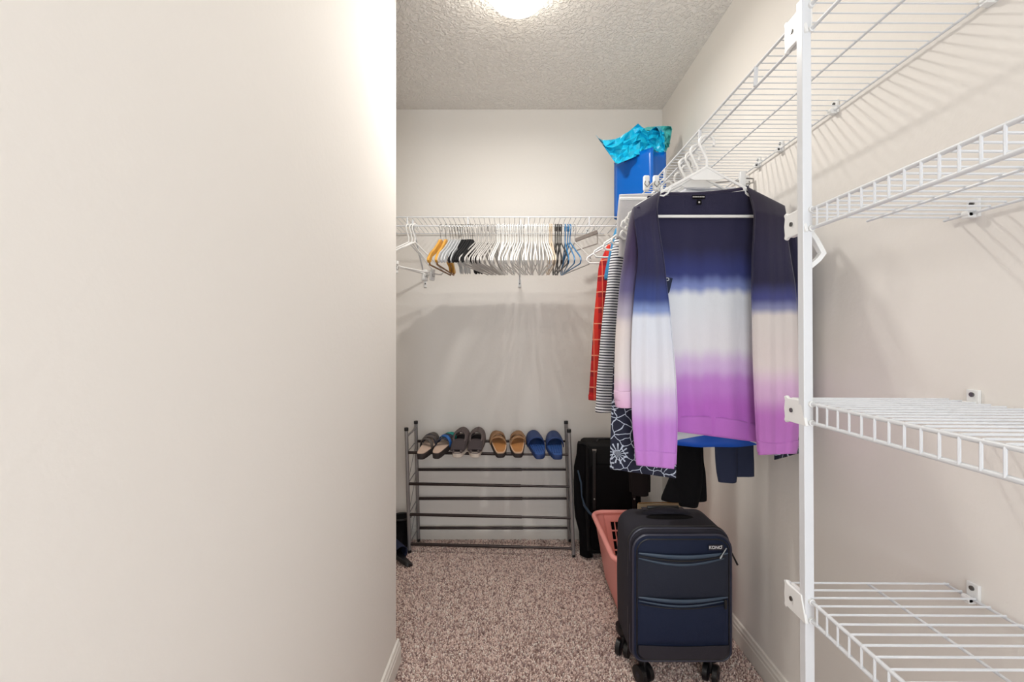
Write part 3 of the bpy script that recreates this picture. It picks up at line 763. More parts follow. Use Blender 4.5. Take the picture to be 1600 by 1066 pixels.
# black garment
y = 1.62
pants('trousers', 'short brownish black trousers left of the cardigan hem, in front of the black suitcase', M['brown_black'], y,
      [[(430, 985, 1014), (560, 984, 1014), (700, 983, 1015), (745, 983, 1016), (768, 984, 1016)], [(430, 985, 1010), (600, 984, 1010), (700, 984, 1012), (774, 988, 1013)]])
# denim shirt
y = 1.88; rows = [(352, 966, 985), (360, 961, 984), (375, 957, 980), (400, 951, 974), (425, 945.5, 968), (436, 945, 965)]
shirt('shirt', 'light blue short-sleeved denim shirt between the red plaid and the striped shirt', 'shirt', y, M['denim'], hw=.10, zb=1.0, sl=(rows,), zs=ZR-.155)
# red plaid
y = 2.02; rows = [(372, 956, 972), (382, 950, 970), (400, 942, 966), (416, 936, 962), (458, 932, 956), (500, 928, 951), (547, 925, 947), (600, 921.5, 943), (624, 920, 941)]
shirt('shirt', 'red plaid long-sleeved shirt, farthest back on the right shelf', 'shirt', y, M['plaid'], hw=.09, zb=1.0, sl=(rows,), zs=ZR-.165)
for yy, lbx, dx in ((1.318, 'white hanger inside the floral blouse', 0), (1.365, 'white hanger inside the light grey top behind the floral blouse', .004), (1.415, 'white hanger inside the royal blue satin top', .003),
                (1.475, 'white hanger carrying the navy trousers', .03), (1.535, 'white hanger carrying the black trousers', .03), (1.63, 'white hanger carrying the brownish black trousers', .02), (1.725, 'white hanger inside the striped shirt', .01),
                (1.885, 'white hanger inside the light denim shirt', 0), (2.025, 'white hanger inside the red plaid shirt, its rounded end poking out left', -.005)):
    fh(yy, lbx, rz=random.uniform(-4, 4), dx=dx if yy < 2 else dx)

# ------------------------------------------------------------------ gift bag with tissue
gb = thing('gift_bag', 'glossy blue gift bag standing on the shelf in the back right corner', 'gift bag', (.508, 2.29, ZD))
A = Vector((.508, 2.29, ZD+.005)); B = Vector((.645, 2.10, ZD+.005)); Hh = .283
Dv = Vector((.098*.81, .098*.58, 0)); Cc = B+Dv; Dd = A+Dv
up = Vector((0, 0, Hh))
lift = {0: -.002, 1: .004}
part('front_face', MB().grid(lambda u, v: A+(B-A)*u+up*v+Vector((-.4, -.3, 0))*.02*sin(pi*u)*v, 10, 10), M['gift'], gb, solid=.0012)
part('back_face', MB().grid(lambda u, v: Dd+(Cc-Dd)*u+up*v, 10, 10), M['gift'], gb, solid=.0012)
for P, Q, s in ((B, Cc, 1), (A, Dd, -1)):
    ins = (A-B).normalized()*.022*s
    part('side_gusset', MB().grid(lambda u, v: P+(Q-P)*u+up*(v-.012*sin(pi*u))+ins*sin(pi*u)*v, 10, 10), M['gift'], gb, solid=.0012)
part('bottom', MB().add([A, B, Cc, Dd], [(0, 1, 2, 3)]), M['gift'], gb, solid=.0012)
# cut-out handle: shade inside the slot painted as a dark blue strip
mid = A+(B-A)*.5+up*.93+Vector((-.4, -.3, 0))*.028
e1 = (B-A).normalized()
part('handle_slot_shade', MB().tube([mid+e1*(-.040)+Vector((-.0005, -.0005, -.004)), mid+e1*-.02+Vector((0, 0, -.001)), mid+e1*.02+Vector((0, 0, .003)), mid+e1*.045+Vector((0, 0, .004))], .0030, 6), mat('slot_shadow_blue', (0, 40, 110), .6), gb)
def tissue(name, label, mt, outline, y, depth, seed, n=9):
    """crumpled sheet: outline = ring of image-plane points, pushed in and out in depth with creases"""
    rnd = random.Random(seed); ph = [rnd.uniform(0, 6.28) for _ in range(8)]
    t = thing(name, label, 'tissue paper', at(990, 240, y))
    for layer in range(2):
        rows = outline[layer]; jit = {}
        def f(u, v):
            a = interp(rows[0], u); b = interp(rows[1], u)
            px = a[0]+(b[0]-a[0])*v; py = a[1]+(b[1]-a[1])*v
            cr = abs(sin(u*13+v*5+ph[0]))*.5+abs(sin(u*23-v*9+ph[1]))*.3+abs(sin(v*14+u*4+ph[2]))*.35
            k = (round(u*1000), round(v*1000)); e = 0 if v in (0, 1) or u in (0, 1) else 1
            j = jit.setdefault(k, (rnd.uniform(-2.6, 2.6)*e, rnd.uniform(-2.6, 2.6)*e, rnd.uniform(-.5, .5)))
            return at(px+j[0], py+j[1], y+layer*.05+depth*(cr-.5+j[2])*(.4+.6*v)+(.02 if layer else 0))
        part('sheet', MB().grid(f, n*2, n), mt[layer], t, solid=.0008, smooth=False)
    return t
base = [(963, 257), (975, 252), (990, 246), (1005, 239), (1018, 233), (1030, 238), (1039, 238)]
topA = [(931, 211), (938, 218), (950, 219), (966, 216), (976, 209), (986, 203), (997, 193), (1006, 202), (1014, 205), (1022, 199), (1030, 197), (1034, 202), (1038, 205)]
topB = [(985, 208), (998, 204), (1010, 199), (1020, 198), (1030, 197), (1040, 197), (1050, 199), (1048, 215), (1046, 224)]
baseB = [(985, 245), (1000, 240), (1015, 236), (1025, 237), (1033, 239), (1038, 239), (1040, 238)]
tissue('tissue_paper', 'crumpled turquoise tissue paper spilling out of the blue gift bag', (M['tissue'], M['tissue_b']), ((base, topA), (baseB, topB)), 2.15, .05, 5)

# ------------------------------------------------------------------ shoe rack
rk = thing('shoe_rack', 'four-tier metal shoe rack with grey legs and dark bars against the back wall', 'shoe rack', (-.12, 2.48, 0))
NL0, NL1 = Vector((-.549, 2.41, .006)), Vector((-.571, 2.43, .650)); NR0, NR1 = Vector((.313, 2.36, .006)), Vector((.291, 2.38, .652))
BL0, BL1 = Vector((-.530, 2.545, .006)), Vector((-.546, 2.552, .664)); BR0, BR1 = Vector((.313, 2.545, .006)), Vector((.296, 2.552, .664))
posts = {}
for nm, a, b in (('nl', NL0, NL1), ('nr', NR0, NR1), ('bl', BL0, BL1), ('br', BR0, BR1)):
    p = part('upright', MB().cyl(a, b, .0096, 16), M['rack_tube'], rk)
    part('end_cap', MB().cyl(b-Vector((0, 0, .004)), b+Vector((0, 0, .014)), .0112, 16), M['black_plastic'], p, bevel=.002)
    part('foot_cap', MB().cyl(a-Vector((0, 0, .004)), a+Vector((0, 0, .014)), .0096, 16), M['black_plastic'], p)
def onp(a, b, z): t = (z-a.z)/(b.z-a.z); return a+(b-a)*t
fz = [.5315, .3667, .2054, .050]; bz = [.564, .405, .2435, .0796]
for i in range(4):
    for (l0, l1, r0, r1, z) in ((NL0, NL1, NR0, NR1, fz[i]), (BL0, BL1, BR0, BR1, bz[i])):
        a = onp(l0, l1, z)+Vector((.008, 0, 0)); b = onp(r0, r1, z)-Vector((.008, 0, 0)); m = a+(b-a)*.70
        part('shelf_bar', MB().cyl(a, m, .0080, 12), M['rack_bar'], rk)
        part('shelf_bar_extension', MB().cyl(m, b, .0062, 12), M['rack_bar'], rk)
for n0, n1, b0, b1 in ((NL0, NL1, BL0, BL1), (NR0, NR1, BR0, BR1)):
    for i in range(4):
        part('side_rod', MB().cyl(onp(n0, n1, fz[i]), onp(b0, b1, bz[i]), .0028, 8), M['rack_tube'], rk)
    part('side_rail', MB().cyl(onp(n0, n1, .615), onp(b0, b1, .640), .0055, 10), M['rack_tube'], rk)
    for i in range(3): part('side_brace', MB().cyl(onp(n0, n1, fz[i+1]), onp(b0, b1, bz[i]), .0018, 6), M['rack_tube'], rk)

# ------------------------------------------------------------------ shoes (local: heel at origin, toe along +Y, sole bottom z=0)
def foot_out(L, W, n=36, sgn=1, sc=1.0):
    """closed outline; sgn=+1 right foot (inner side at -x)"""
    pts = []
    for k in range(n):
        a = 2*pi*k/n; t = (1-cos(a))/2; s = sin(a)
        hw = W*(.43+.06*math.tanh((t-.4)*4)); sh = (abs(s)**.5)*(1 if s > 0 else -1)
        x = hw*sh*sc*1.0 + sgn*.012*(sin(pi*t)-.3)*-.6
        pts.append((x, L*(.5+(t-.5)*sc)))
    return pts
def sole_mb(L, W, h0, h1, sgn, sc=1.0, toe=.0):
    o = foot_out(L, W, sgn=sgn, sc=sc); rings = []
    for f, z in ((.94, h0), (1, h0+.003), (1, h1-.003), (.96, h1)):
        rings.append([((x)*f, L/2+(y-L/2)*(1-(1-f)*.5), z+toe*max(0, (y/L-.7))**2*4) for x, y in o])
    return MB().loft(rings)
def strap_mb(L, W, t0, t1, z0, h, skew=0, x0=-1, x1=1, wave=0, n=16):
    def f(u, v):
        t = t0+(t1-t0)*v+skew*(u-.5); t = max(.02, min(.985, t))
        hw = W*(.43+.06*math.tanh((t-.4)*4))*1.04*(min(1, 2*math.sqrt(t*(1-t)))**.5)
        a = pi*(1-u); cx = cos(a)
        return (hw*cx, L*t, z0+h*(sin(a)**.75)*(1+wave*sin(v*pi)))
    return MB().grid(f, n, 8)
def shoe(name, label, group, loc, yaw, pitch, build):
    t = thing(name, label, 'shoe', loc, group)
    t.rotation_euler = (radians(pitch), 0, radians(yaw))
    build(t); return t
PIT = math.degrees(math.atan2(.033, .165))+.3
def sp(px, yh, z=None):   # heel position on the sloping tier
    yb0 = 2.385; zb = .5315+.009
    return ((px-VX)*(yh+.02)/F, yh, zb+(yh-yb0)*.2)
def slide_blue(sgn):
    def b(t):
        L, W = .238, .094
        part('sole', sole_mb(L, W, 0, .024, sgn), M['slate_rubber_d'], t, local=True)
        fb = MB().loft([[(x*.90, L/2+(y-L/2)*.95, z) for x, y in foot_out(L, W, sgn=sgn)] for z in (.022, .0255)])
        part('footbed', fb, M['slate_rubber'], t, local=True)
        n = MB()
        for i in range(5):
            for j in range(7): n.sphere((-.024+i*.012, .03+j*.016, .0262), .0030, 6, 4)
        part('massage_nubs', n, M['slate_rubber_d'], t, local=True)
        part('strap', strap_mb(L, W, .48, .90, .016, .052, 0), M['slate_rubber_d'], t, solid=.005, local=True)
        part('toe_band', strap_mb(L, W, .86, .97, .010, .040, 0), M['slate_rubber'], t, solid=.004, local=True)
    return b
def slide_tan(sgn):
    def b(t):
        L, W = .232, .088
        part('sole', sole_mb(L, W, 0, .026, sgn), M['sole_dark'], t, local=True)
        part('footbed_rim', MB().loft([[(x*.98, L/2+(y-L/2)*.985, z) for x, y in foot_out(L, W, sgn=sgn)] for z in (.025, .031)]), M['tan_rim'], t, local=True)
        part('footbed', MB().loft([[(x*.84, L/2+(y-L/2)*.92, z) for x, y in foot_out(L, W, sgn=sgn)] for z in (.030, .0322)]), M['tan_in'], t, local=True)
        part('strap', strap_mb(L, W, .46, .57, .020, .046, .16*sgn), M['tan'], t, solid=.004, local=True)
        part('strap', strap_mb(L, W, .58, .71, .020, .056, -.14*sgn), M['tan'], t, solid=.005, local=True)
        part('strap', strap_mb(L, W, .76, .94, .018, .040, .06*sgn), M['tan'], t, solid=.004, local=True)
    return b
def slide_teal(sgn, cols):
    def b(t):
        L, W = .225, .082
        part('sole', sole_mb(L, W, 0, .030, sgn), M['sole_dark'], t, local=True)
        part('footbed', MB().loft([[(x*.92, L/2+(y-L/2)*.96, z) for x, y in foot_out(L, W, sgn=sgn)] for z in (.029, .033)]), M['footbed'], t, local=True)
        cfg = ((.40, .50, .16, .048), (.52, .62, -.16, .052), (.60, .70, .14, .050), (.72, .84, -.05, .044), (.84, .95, .03, .036))
        for (a, c, k, h), cm in zip(cfg, cols): part('strap', strap_mb(L, W, a, c, .022, h, k*sgn), M[cm], t, solid=.0035, local=True, label={'teal': 'teal strap', 'blue_strap': 'blue strap', 'grey_strap': 'grey strap', 'navy_strap': 'navy strap'}[cm])
    return b
def sneaker(sgn):
    def b(t):
        L, W = .245, .096
        part('sole', sole_mb(L, W, 0, .026, sgn, toe=.003), M['sole_white'], t, local=True)
        part('insole', MB().loft([[(x*.82, L/2+(y-L/2)*.9, z) for x, y in foot_out(L, W, sgn=sgn)] for z in (.027, .030)]), M['taupe_in'], t, local=True)
        def up(u, v):
            tt = .02+.965*v; hw = W*(.43+.06*math.tanh((tt-.4)*4))*(min(1, 2*math.sqrt(tt*(1-tt)))**.5)*1.0
            rise = max(0, min(1, (tt-.18)/.28)); rise = rise*rise*(3-2*rise)
            H = (.016+.046*rise)*(1-.30*max(0, (tt-.5)/.5)**1.6)
            op = .62 if tt < .40 else .62*math.sqrt(max(0, 1-((tt-.40)/.15)**2)) if tt < .55 else 0
            s_ = (u-.5)*2; side = 1 if s_ > 0 else -1
            a = side*(op*1.2+(pi/2-op*1.2)*abs(s_))
            return (hw*sin(a), L*tt, .024+H*max(0, cos(a))**.6)
        part('upper', MB().grid(lambda u, v: up(u/2, v), 10, 50).grid(lambda u, v: up(.5+u/2+1e-4, v), 10, 50), M['taupe'], t, solid=.004, local=True)
        part('heel_collar', MB().grid(lambda u, v: (W*.38*(u*2-1), .014+.080*v, .034+.022*v+.006*sin(pi*u)), 10, 6), M['taupe_in'], t, solid=.008, local=True)
        part('foxing_band', MB().tube([(x*1.0, y, .027) for x, y in foot_out(L, W, sgn=sgn)], .0028, 6, closed=True), M['taupe'], t, local=True)
        if sgn < 0: pass
        part('heel_loop', MB().tube([(-sgn*.036, .16, .055), (-sgn*.048, .165, .066), (-sgn*.050, .175, .060), (-sgn*.040, .172, .052)], .0018, 6), M['taupe'], t, local=True)
    return b
G = 'pairs of shoes on the top tier of the rack'
shoe('sandal', 'left sandal with grey woven straps and beige footbed, leftmost shoe on the rack', G, sp(658, 2.305), -10, PIT, slide_teal(-1, ('grey_strap', 'grey_strap', 'navy_strap', 'grey_strap', 'grey_strap')))
shoe('sandal', 'right sandal with teal and blue straps, second shoe from the left', G, sp(681, 2.312), -17, PIT, slide_teal(1, ('navy_strap', 'blue_strap', 'navy_strap', 'teal', 'teal')))
shoe('sneaker', 'left taupe canvas slip-on sneaker with cream sole, beside the teal sandal', G, sp(715, 2.325), -2, PIT, sneaker(-1))
shoe('sneaker', 'right taupe canvas slip-on sneaker with cream sole, beside the brown slides', G, sp(742, 2.325), -1, PIT, sneaker(1))
shoe('slide_sandal', 'left tan suede strap slide, beside the right sneaker', G, sp(783, 2.322), 9, PIT, slide_tan(-1))
shoe('slide_sandal', 'right tan suede strap slide, beside the left blue slide', G, sp(809, 2.322), -1, PIT, slide_tan(1))
shoe('pool_slide', 'left blue foam pool slide, beside the tan slide', G, sp(844, 2.308), 8, PIT, slide_blue(-1))
shoe('pool_slide', 'right blue foam pool slide, rightmost shoe on the rack', G, sp(870.5, 2.302), 1, PIT, slide_blue(1))

# black shoe and pouch on the floor at the left of the rack
fs = thing('slipper', 'black slipper lying on the carpet by the left leg of the shoe rack', 'shoe', (-.675, 2.42, .030))
fs.rotation_euler = (radians(8), radians(30), radians(48))
part('sole', sole_mb(.23, .085, 0, .018, 1).xf(Matrix.Translation((0, -.23, 0))), M['black_plastic'], fs, local=True)
part('strap', strap_mb(.23, .085, .45, .96, .010, .05).xf(Matrix.Translation((0, -.23, 0))), M['navy_pants'], fs, solid=.006, local=True)
pb = thing('ankle_boot', 'black ankle boot standing in the corner left of the shoe rack', 'boot', (-.615, 2.44, .008))
rg = []
for z, rx, ry, cy in ((.0, .038, .11, 0), (.03, .042, .115, 0), (.06, .042, .10, .012), (.085, .042, .07, .035), (.12, .046, .058, .045), (.17, .052, .062, .045)):
    rg.append([(-.615+rx*cos(a), 2.46+cy*.8+ry*.8*sin(a), .012+z*.88) for a in [2*pi*k/24 for k in range(24)]])
part('shaft', MB().loft(rg), M['black_fabric'], pb)
part('sole', MB().loft([[(-.615+.043*cos(a), 2.46+.096*sin(a), z) for a in [2*pi*k/24 for k in range(24)]] for z in (.004, .018)]), M['black_plastic'], pb)
part('cuff', MB().tube([(-.615+.052*cos(a), 2.496+.050*sin(a), .162) for a in [2*pi*k/24 for k in range(24)]], .006, 8, closed=True), M['black_plastic'], pb)

# ------------------------------------------------------------------ large black suitcase and garment bag at the back
def rbox(x0, x1, y0, y1, z0, z1, r, n=6):
    """rounded box: corners rounded in XZ by r and small edge radius towards y"""
    def out(ins):
        pts = []
        rr = max(r-ins, .002)
        for cx, cz, a0 in ((x1-r, z1-r, 0), (x0+r, z1-r, 90), (x0+r, z0+r, 180), (x1-r, z0+r, 270)):
            for k in range(n+1):
                a = radians(a0+90*k/n); pts.append((cx+rr*cos(a), cz+rr*sin(a)))
        return pts
    e = min(.012, r*.5); rings = []
    for ins, yy in ((e, y0), (e*.3, y0+e*.3), (0, y0+e), (0, y1-e), (e*.3, y1-e*.3), (e, y1)):
        rings.append([(a, yy, b) for a, b in out(ins)])
    return MB().loft(rings)
ls = thing('suitcase', 'large black soft suitcase standing upright against the back wall behind the basket', 'suitcase', (.51, 2.42, 0))
part('body', rbox(.372, .655, 2.325, 2.545, .035, .588, .025), M['black_case'], ls)
part('front_pocket', rbox(.392, .640, 2.312, 2.33, .06, .50, .03), M['black_fabric'], ls)
for x in (.410, .612):
    h = part('handle_channel', MB().box((x, 2.306, .42), (.016, .008, .30)), M['black_plastic'], ls, bevel=.002)
    part('rivet', MB().sphere((x, 2.301, .327), .0048, 10, 6), M['hook'], h)
part('corner_plate', MB().prism([(.402, .575), (.424, .575), (.416, .530), (.408, .530)], 2.316, 2.321), M['bar_grey'], ls)
part('top_handle', MB().tube([(.45, 2.43, .588), (.455, 2.43, .604), (.57, 2.43, .604), (.575, 2.43, .588)], .007, 8), M['black_plastic'], ls)
for x in (.40, .63):
    for y in (2.36, 2.52): part('wheel', MB().cyl((x-.010, y, .024), (x+.010, y, .024), .020, 16), M['black_plastic'], ls)
bg = thing('garment_bag', 'soft black garment bag slumped between the shoe rack and the large suitcase', 'bag', (.345, 2.36, 0))
rg = []
for py, a, b in ((694, 904, 911), (697, 903, 922), (712, 902, 921), (732, 898, 921), (760, 897.5, 921), (790, 898, 921), (812, 900, 921), (835, 906, 922), (862, 907, 926), (871, 907, 928)):
    yy = 2.33; p0 = at(a, py, yy); p1 = at(b, py, yy); z = max(p0.z, .008); ring = []
    for k in range(20):
        t = 2*pi*k/20; ring.append(((p0.x+p1.x)/2+(p1.x-p0.x)/2*cos(t), yy+.03+.035*sin(t)*(1+.2*sin(3*t+py*.05)), z))
    rg.append(ring)
part('bag_body', MB().loft(rg), M['black_fabric'], bg)
part('strap', MB().tube([at(903, 735, 2.305), at(908, 755, 2.292), at(909, 775, 2.29), at(913, 790, 2.29), at(920, 800, 2.29), at(926, 806, 2.295)], [.005, .006, .004, .008, .008, .007], 8, flat=.8), M['strap_blue'], bg)
part('fold', MB().tube([at(917, 696, 2.31), at(918, 740, 2.30), at(917, 800, 2.30), at(920, 860, 2.30)], [.006, .008, .009, .008], 8), M['black_case'], bg)

# ------------------------------------------------------------------ pink laundry basket
bk_ = thing('laundry_basket', 'pink plastic laundry basket on the carpet behind the navy suitcase', 'basket', (.60, 1.96, 0))
bx0, bx1, by0, by1, hz = .392, .775, 1.735, 2.235, .285; tp = .042
def bw(a0, a1, b0, b1, nu, nv, skip=None, rib=0):
    return MB().grid(lambda u, v: Vector(a0).lerp(Vector(a1), u).lerp(Vector(b0).lerp(Vector(b1), u), v), nu, nv, skip)
T0 = [(bx0, by0, hz), (bx1, by0, hz), (bx1, by1, hz), (bx0, by1, hz)]
B0 = [(bx0+tp, by0+tp, .014), (bx1-tp, by0+tp, .014), (bx1-tp, by1-tp, .014), (bx0+tp, by1-tp, .014)]
def rloop(sc, z, r=.05, ins=0, n=6):
    pts = []; x0, x1, y0, y1 = bx0+ins, bx1-ins, by0+ins, by1-ins
    for cx, cy, a0 in ((x1-r, y1-r, 0), (x0+r, y1-r, 90), (x0+r, y0+r, 180), (x1-r, y0+r, 270)):
        for k in range(n+1):
            a = radians(a0+90*k/n); pts.append((cx+r*cos(a), cy+r*sin(a), z))
    return pts
# walls: corners + long sides as a loft (no far side), far side as a lattice
NL = 24; lo = []
for j in range(NL+1):
    f = j/NL; lo.append(rloop(1, hz-(hz-.014)*f, .05, tp*f, 6))
b = MB(); n = len(lo[0]); b.v = [Vector(p) for r in lo for p in r]
far = 6     # segment between corner 0 and corner 1 (the far wall)
for j in range(NL):
    for k in range(n):
        if k == far: continue
        a = j*n+k; a2 = j*n+(k+1) % n; b.f.append((a, a2, a2+n, a+n))
part('side_walls', b, M['pink'], bk_, solid=.003)
f0, f1 = Vector(lo[0][6]), Vector(lo[0][7]); g0, g1 = Vector(lo[-1][6]), Vector(lo[-1][7])
# hole lattice: 12 columns x 4 rows of square holes
cols_ = 26; us = [0]; u = .05
NU, NV = 49, 37
def skip(i, j):
    return (4 <= i <= 45 and (i-4) % 4 in (1, 2, 3) and 5 <= j <= 26 and (j-5) % 6 != 0 and (j-5)//6 < 4)
part('lattice_wall', MB().grid(lambda u, v: f1.lerp(f0, u).lerp(g1.lerp(g0, u), v), NU, NV, skip), M['pink'], bk_, solid=.003)
part('rim', MB().tube(rloop(1, hz, .055, -.004, 8), .011, 10, closed=True, flat=1), M['pink'], bk_)
part('bottom', MB().add(rloop(1, .016, .05, tp, 6), [tuple(range(n))]), M['pink'], bk_, solid=.004)
# crumpled cloth in the basket
cl = MB().grid(lambda u, v: (.450+.27*u, 1.80+.37*v, .03+.105*(sin(pi*u)*sin(pi*v))**.35+.022*sin(u*19+v*7)*sin(v*23+u*5)*sin(pi*u)), 50, 50)
o = part('folded_laundry', cl, M['towel'], None, solid=.004); o.location = (0, 0, 0)
tag(o, 'cream crumpled laundry lying in the pink basket', 'laundry')
# thin framed board leaning on the right wall behind the suitcase
bd = thing('leaning_board', 'thin beige board whose top edge shows behind the navy suitcase', 'board', (.60, 1.80, 0))

# ------------------------------------------------------------------ navy cabin suitcase
sx0, sx1 = .380, .704; sy0, sy1 = 1.462, 1.665; sz0, sz1 = .098, .520
sc_ = thing('cabin_suitcase', 'navy soft cabin suitcase on spinner wheels in front of the pink basket', 'suitcase', ((sx0+sx1)/2, (sy0+sy1)/2, 0))
cx, cy = (sx0+sx1)/2, (sy0+sy1)/2
# main shell: domed toward the top corners
def shell(x0, x1, y0, y1, z0, z1, rt, rb, bulge, e=.014, n=8):
    rings = []
    def out(ins, bl):
        pts = []
        for (cxx, czz, a0, r) in ((x1-rt, z1-rt, 0, rt), (x0+rt, z1-rt, 90, rt), (x0+rb, z0+rb, 180, rb), (x1-rb, z0+rb, 270, rb)):
            rr = max(r-ins, .003)
            for k in range(n+1):
                a = radians(a0+90*k/n); pts.append([cxx+rr*cos(a), czz+rr*sin(a)])
            # straight side subdivision
            nx = {0: None, 90: 'side', 180: None, 270: 'side'}[a0]
            if a0 == 90:
                for q in range(1, 8): pts.append([x0+ins, z1-rt+(z0+rb-(z1-rt))*q/8])
            if a0 == 270:
                for q in range(1, 8): pts.append([x1-ins, z0+rb+(z1-rt-(z0+rb))*q/8])
        for p in pts:
            t = (p[1]-z0)/(z1-z0); s = sin(pi*max(0, min(1, t)))*bl*(1 if p[0] > (x0+x1)/2 else -1)
            if min(abs(p[0]-x0), abs(p[0]-x1)) < .05: p[0] += s
        return pts
    for ins, yy, bl in ((e, y0, bulge*.2), (e*.3, y0+e*.3, bulge*.4), (0, y0+e, bulge*.6), (0, (y0+y1)/2, bulge), (0, y1-e, bulge*.6), (e*.3, y1-e*.3, bulge*.4), (e, y1, bulge*.2)):
        rings.append([(a, yy, b) for a, b in out(ins, bl)])
    return MB().loft(rings)
part('body', shell(sx0, sx1, sy0+.012, sy1, sz0, sz1, .052, .030, .006), M['case'], sc_)
fp = shell(sx0+.006, sx1-.004, sy0-.004, sy0+.020, sz0+.004, sz1-.014, .048, .034, .0, .008)
front = part('front_panel', fp, M['case_panel'], sc_)
def rrect(x0, x1, z0, z1, rt, rb, y, n=8):
    pts = []
    for (a_, b_, a0, r) in ((x1-rt, z1-rt, 0, rt), (x0+rt, z1-rt, 90, rt), (x0+rb, z0+rb, 180, rb), (x1-rb, z0+rb, 270, rb)):
        for k in range(n+1):
            a = radians(a0+90*k/n); pts.append((a_+r*cos(a), y, b_+r*sin(a)))
    return pts
part('piping', MB().tube(rrect(sx0+.006, sx1-.004, sz0+.004, sz1-.014, .048, .034, sy0+.002), .0042, 8, closed=True), M['piping'], front)
part('piping', MB().tube(rrect(sx0+.016, sx1-.013, sz0+.012, sz1-.025, .040, .028, sy0-.005), .0022, 8, closed=True), M['black_plastic'], front)
part('piping', MB().tube(rrect(sx0+.002, sx1-.001, sz0+.002, sz1-.002, .050, .030, sy0+.024), .0034, 8, closed=True), M['piping'], sc_)
part('body_zip', MB().tube(rrect(sx0-.001, sx1+.001, sz0, sz1, .052, .030, sy0+.036), .0030, 6, closed=True), M['black_plastic'], sc_)
zy = sy0-.006
def zpx(py): return CZ-(py-VY)*1.458/F
# upper pocket: domed cushion between zip and lower pocket, with curved glossy flap
def pocket(z0, z1, name, mt, bul=.010, x0=sx0+.018, x1=sx1-.016):
    return part(name, MB().grid(lambda u, v: (x0+(x1-x0)*u, zy-bul*(sin(pi*u)**.4)*(sin(pi*v)**.5)-.0005, z1+(z0-z1)*v-.008*sin(pi*u)*(1-v)*.8), 30, 20), mt, front)
pocket(zpx(936), zpx(866), 'upper_pocket', mat('slate_pocket_fabric', (27, 33, 50), .75, bump=(900, .5, 2)), .011)
pocket(zpx(1006), zpx(944), 'lower_pocket', M['case_panel'], .010)
def flap(py, dip, x0, x1, r, name='zip_flap', mt='zip'):
    P = [(x0+(x1-x0)*t, zy-.006-.006*sin(pi*t), zpx(py+dip*sin(pi*t))) for t in [k/24 for k in range(25)]]
    rr = [r*(.35+.65*sin(pi*k/24)**.5) for k in range(25)]
    return part(name, MB().tube(P, rr, 8, flat=.5), M[mt], front)
xa, xb = sx0+.020, sx1-.020
flap(863, 5, xa, xb, .0065); flap(871, 9, xa, xb-.012, .0040); flap(867.5, 6.5, xa+.004, xb-.006, .0022, 'zip_line', 'black_plastic')
flap(931.5, 5, xa, xb, .0062); flap(937, 7, xa, xb-.01, .0034); flap(942, 6, xa, xb, .0016, 'zip_line', 'black_plastic')
part('zip_pull', MB().cyl(at(1126, 871, zy-.014), at(1135, 857, zy-.014), .0022, 8).cyl(at(1125, 873, zy-.014), at(1128, 868, zy-.014), .004, 8), M['screw'], front)
part('zip_pull', MB().box(at(1134, 945, zy-.010), (.009, .004, .030)), M['black_plastic'], front, bevel=.0015)
part('zip_pull', MB().tube([(sx1+.003, sy0+.03, .455), (sx1+.012, sy0+.02, .43), (sx1+.022, sy0+.01, .405)], [.002, .003, .0035], 6), M['black_plastic'], sc_)
# lower band
zb0, zb1 = sz0+.016, zpx(1007)
def bandf(u, v):
    z = zb1+(zb0-zb1)*v-.004*sin(pi*u)*(1-v); ins = .0
    if z < zb0+.028: ins = .028*(1-math.sqrt(max(0, 1-((zb0+.028-z)/.028)**2)))
    a = sx0+.019+ins; b_ = sx1-.016-ins
    return (a+(b_-a)*u, zy-.0035, z)
part('bottom_band', MB().grid(bandf, 30, 16), M['case_band'], front, solid=.002)
# logo
lg = part('logo_patch', MB().box(at(1119, 856, zy-.004), (.048, .0022, .017)), M['case_band'], front, bevel=.0006)
def text(body, size, loc, mt, parent, name='lettering', bold=.0):
    cu = bpy.data.curves.new(name, 'FONT'); cu.body = body; cu.size = size; cu.extrude = .0003; cu.align_x = 'CENTER'; cu.align_y = 'CENTER'; cu.offset = bold
    tmp = bpy.data.objects.new('tmp', cu); C.objects.link(tmp)
    bpy.context.view_layer.update()
    me = bpy.data.meshes.new_from_object(tmp.evaluated_get(bpy.context.evaluated_depsgraph_get()))
    bpy.data.objects.remove(tmp)
    me.name = name; me.transform(Matrix.Rotation(pi/2, 4, 'X')); me.materials.clear(); me.materials.append(mt)
    off = world_off(parent); me.transform(Matrix.Translation(Vector(loc)-off))
    o = bpy.data.objects.new(name, me); C.objects.link(o); o.parent = parent; return o
text('KONO', .0135, at(1118, 856, zy-.0056), M['logo'], front, bold=.0001)
text('\u00ae', .006, at(1127.5, 853.5, zy-.0056), M['logo'], front)
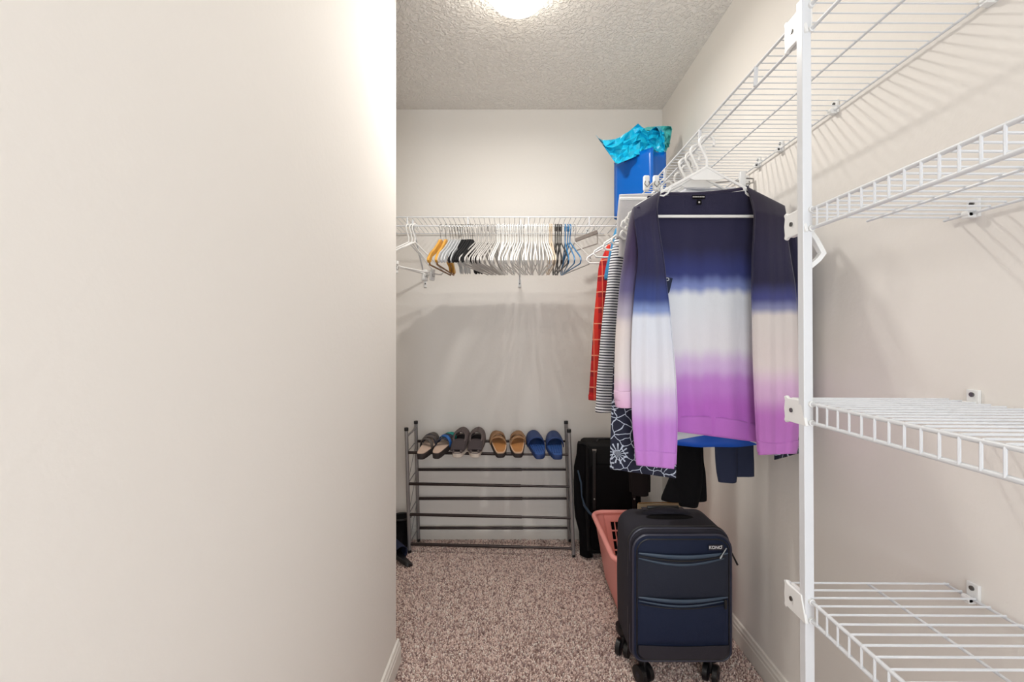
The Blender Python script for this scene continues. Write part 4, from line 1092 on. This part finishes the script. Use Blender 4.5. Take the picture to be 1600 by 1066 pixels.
# top carry handle: low padded arch
hp = []
for k in range(21):
    t = k/20; hp.append((cx-.085+.170*t, sy0+.150, sz1-.004+.012*sin(pi*t)**.8))
part('carry_handle', MB().tube(hp, [.006+.005*sin(pi*k/20) for k in range(21)], 10, flat=1.8), M['case'], sc_)
part('handle_recess_shade', MB().loft([[(cx-.002+(.082*s)*cos(a), sy0+.108+.034*s*sin(a)*(1 if sin(a) > 0 else .5), sz1+.0012+.0016*(1-s)) for a in [2*pi*k/24 for k in range(24)]] for s in (1, .6, .2)]), M['black_fabric'], sc_)  # black patch laid on the top face, painting the shade under the handle
# telescopic handle
part('trolley_handle', MB().tube([(cx-.055, sy1-.016, sz1-.004), (cx-.055, sy1-.016, sz1+.006), (cx+.055, sy1-.016, sz1+.006), (cx+.055, sy1-.016, sz1-.004)], .007, 8), M['black_plastic'], sc_)
part('trolley_plate', MB().box((cx, sy1-.016, sz1+.001), (.15, .026, .004)), M['case_band'], sc_, bevel=.001)
# wheels: four twin spinners
for x, y, a in ((sx0+.045, sy0+.050, 25), (sx1-.045, sy0+.050, -35), (sx0+.018, sy1-.030, -30), (sx1-.030, sy1-.030, 20)):
    R = Matrix.Rotation(radians(a), 3, 'Z'); p = Vector((x, y, 0))
    h = part('wheel_housing', MB().loft([[p+Vector((r*cos(t), r*sin(t), z)) for t in [2*pi*k/16 for k in range(16)]] for r, z in ((.030, .110), (.030, .092), (.022, .078), (.016, .070))]), M['black_plastic'], sc_)
    for s in (-1, 1):
        c = p+R @ Vector((s*.015, -.010, .034)); d = R @ Vector((.009, 0, 0))
        w = part('wheel', MB().tube([c-d, c-d*.8, c+d*.8, c+d], [.024, .0285, .0285, .024], 24), M['black_plastic'], sc_)
        part('wheel_hub', MB().cyl(c-d*1.1, c+d*1.1, .010, 14), M['case_band'], w)
    f_ = p+R @ Vector((0, -.006, 0))
    part('wheel_fork', MB().box(f_+Vector((0, 0, .056)), (.010, .030, .040), R), M['black_plastic'], sc_, bevel=.003)

# leaning board parts
part('panel', MB().box((.57, 1.775, .252), (.17, .008, .484), None), M['board'], bd, bevel=.001)
part('top_edge', MB().tube([(.487, 1.773, .497), (.56, 1.773, .4995), (.65, 1.773, .498)], .0028, 6), M['wood_dark'], bd)
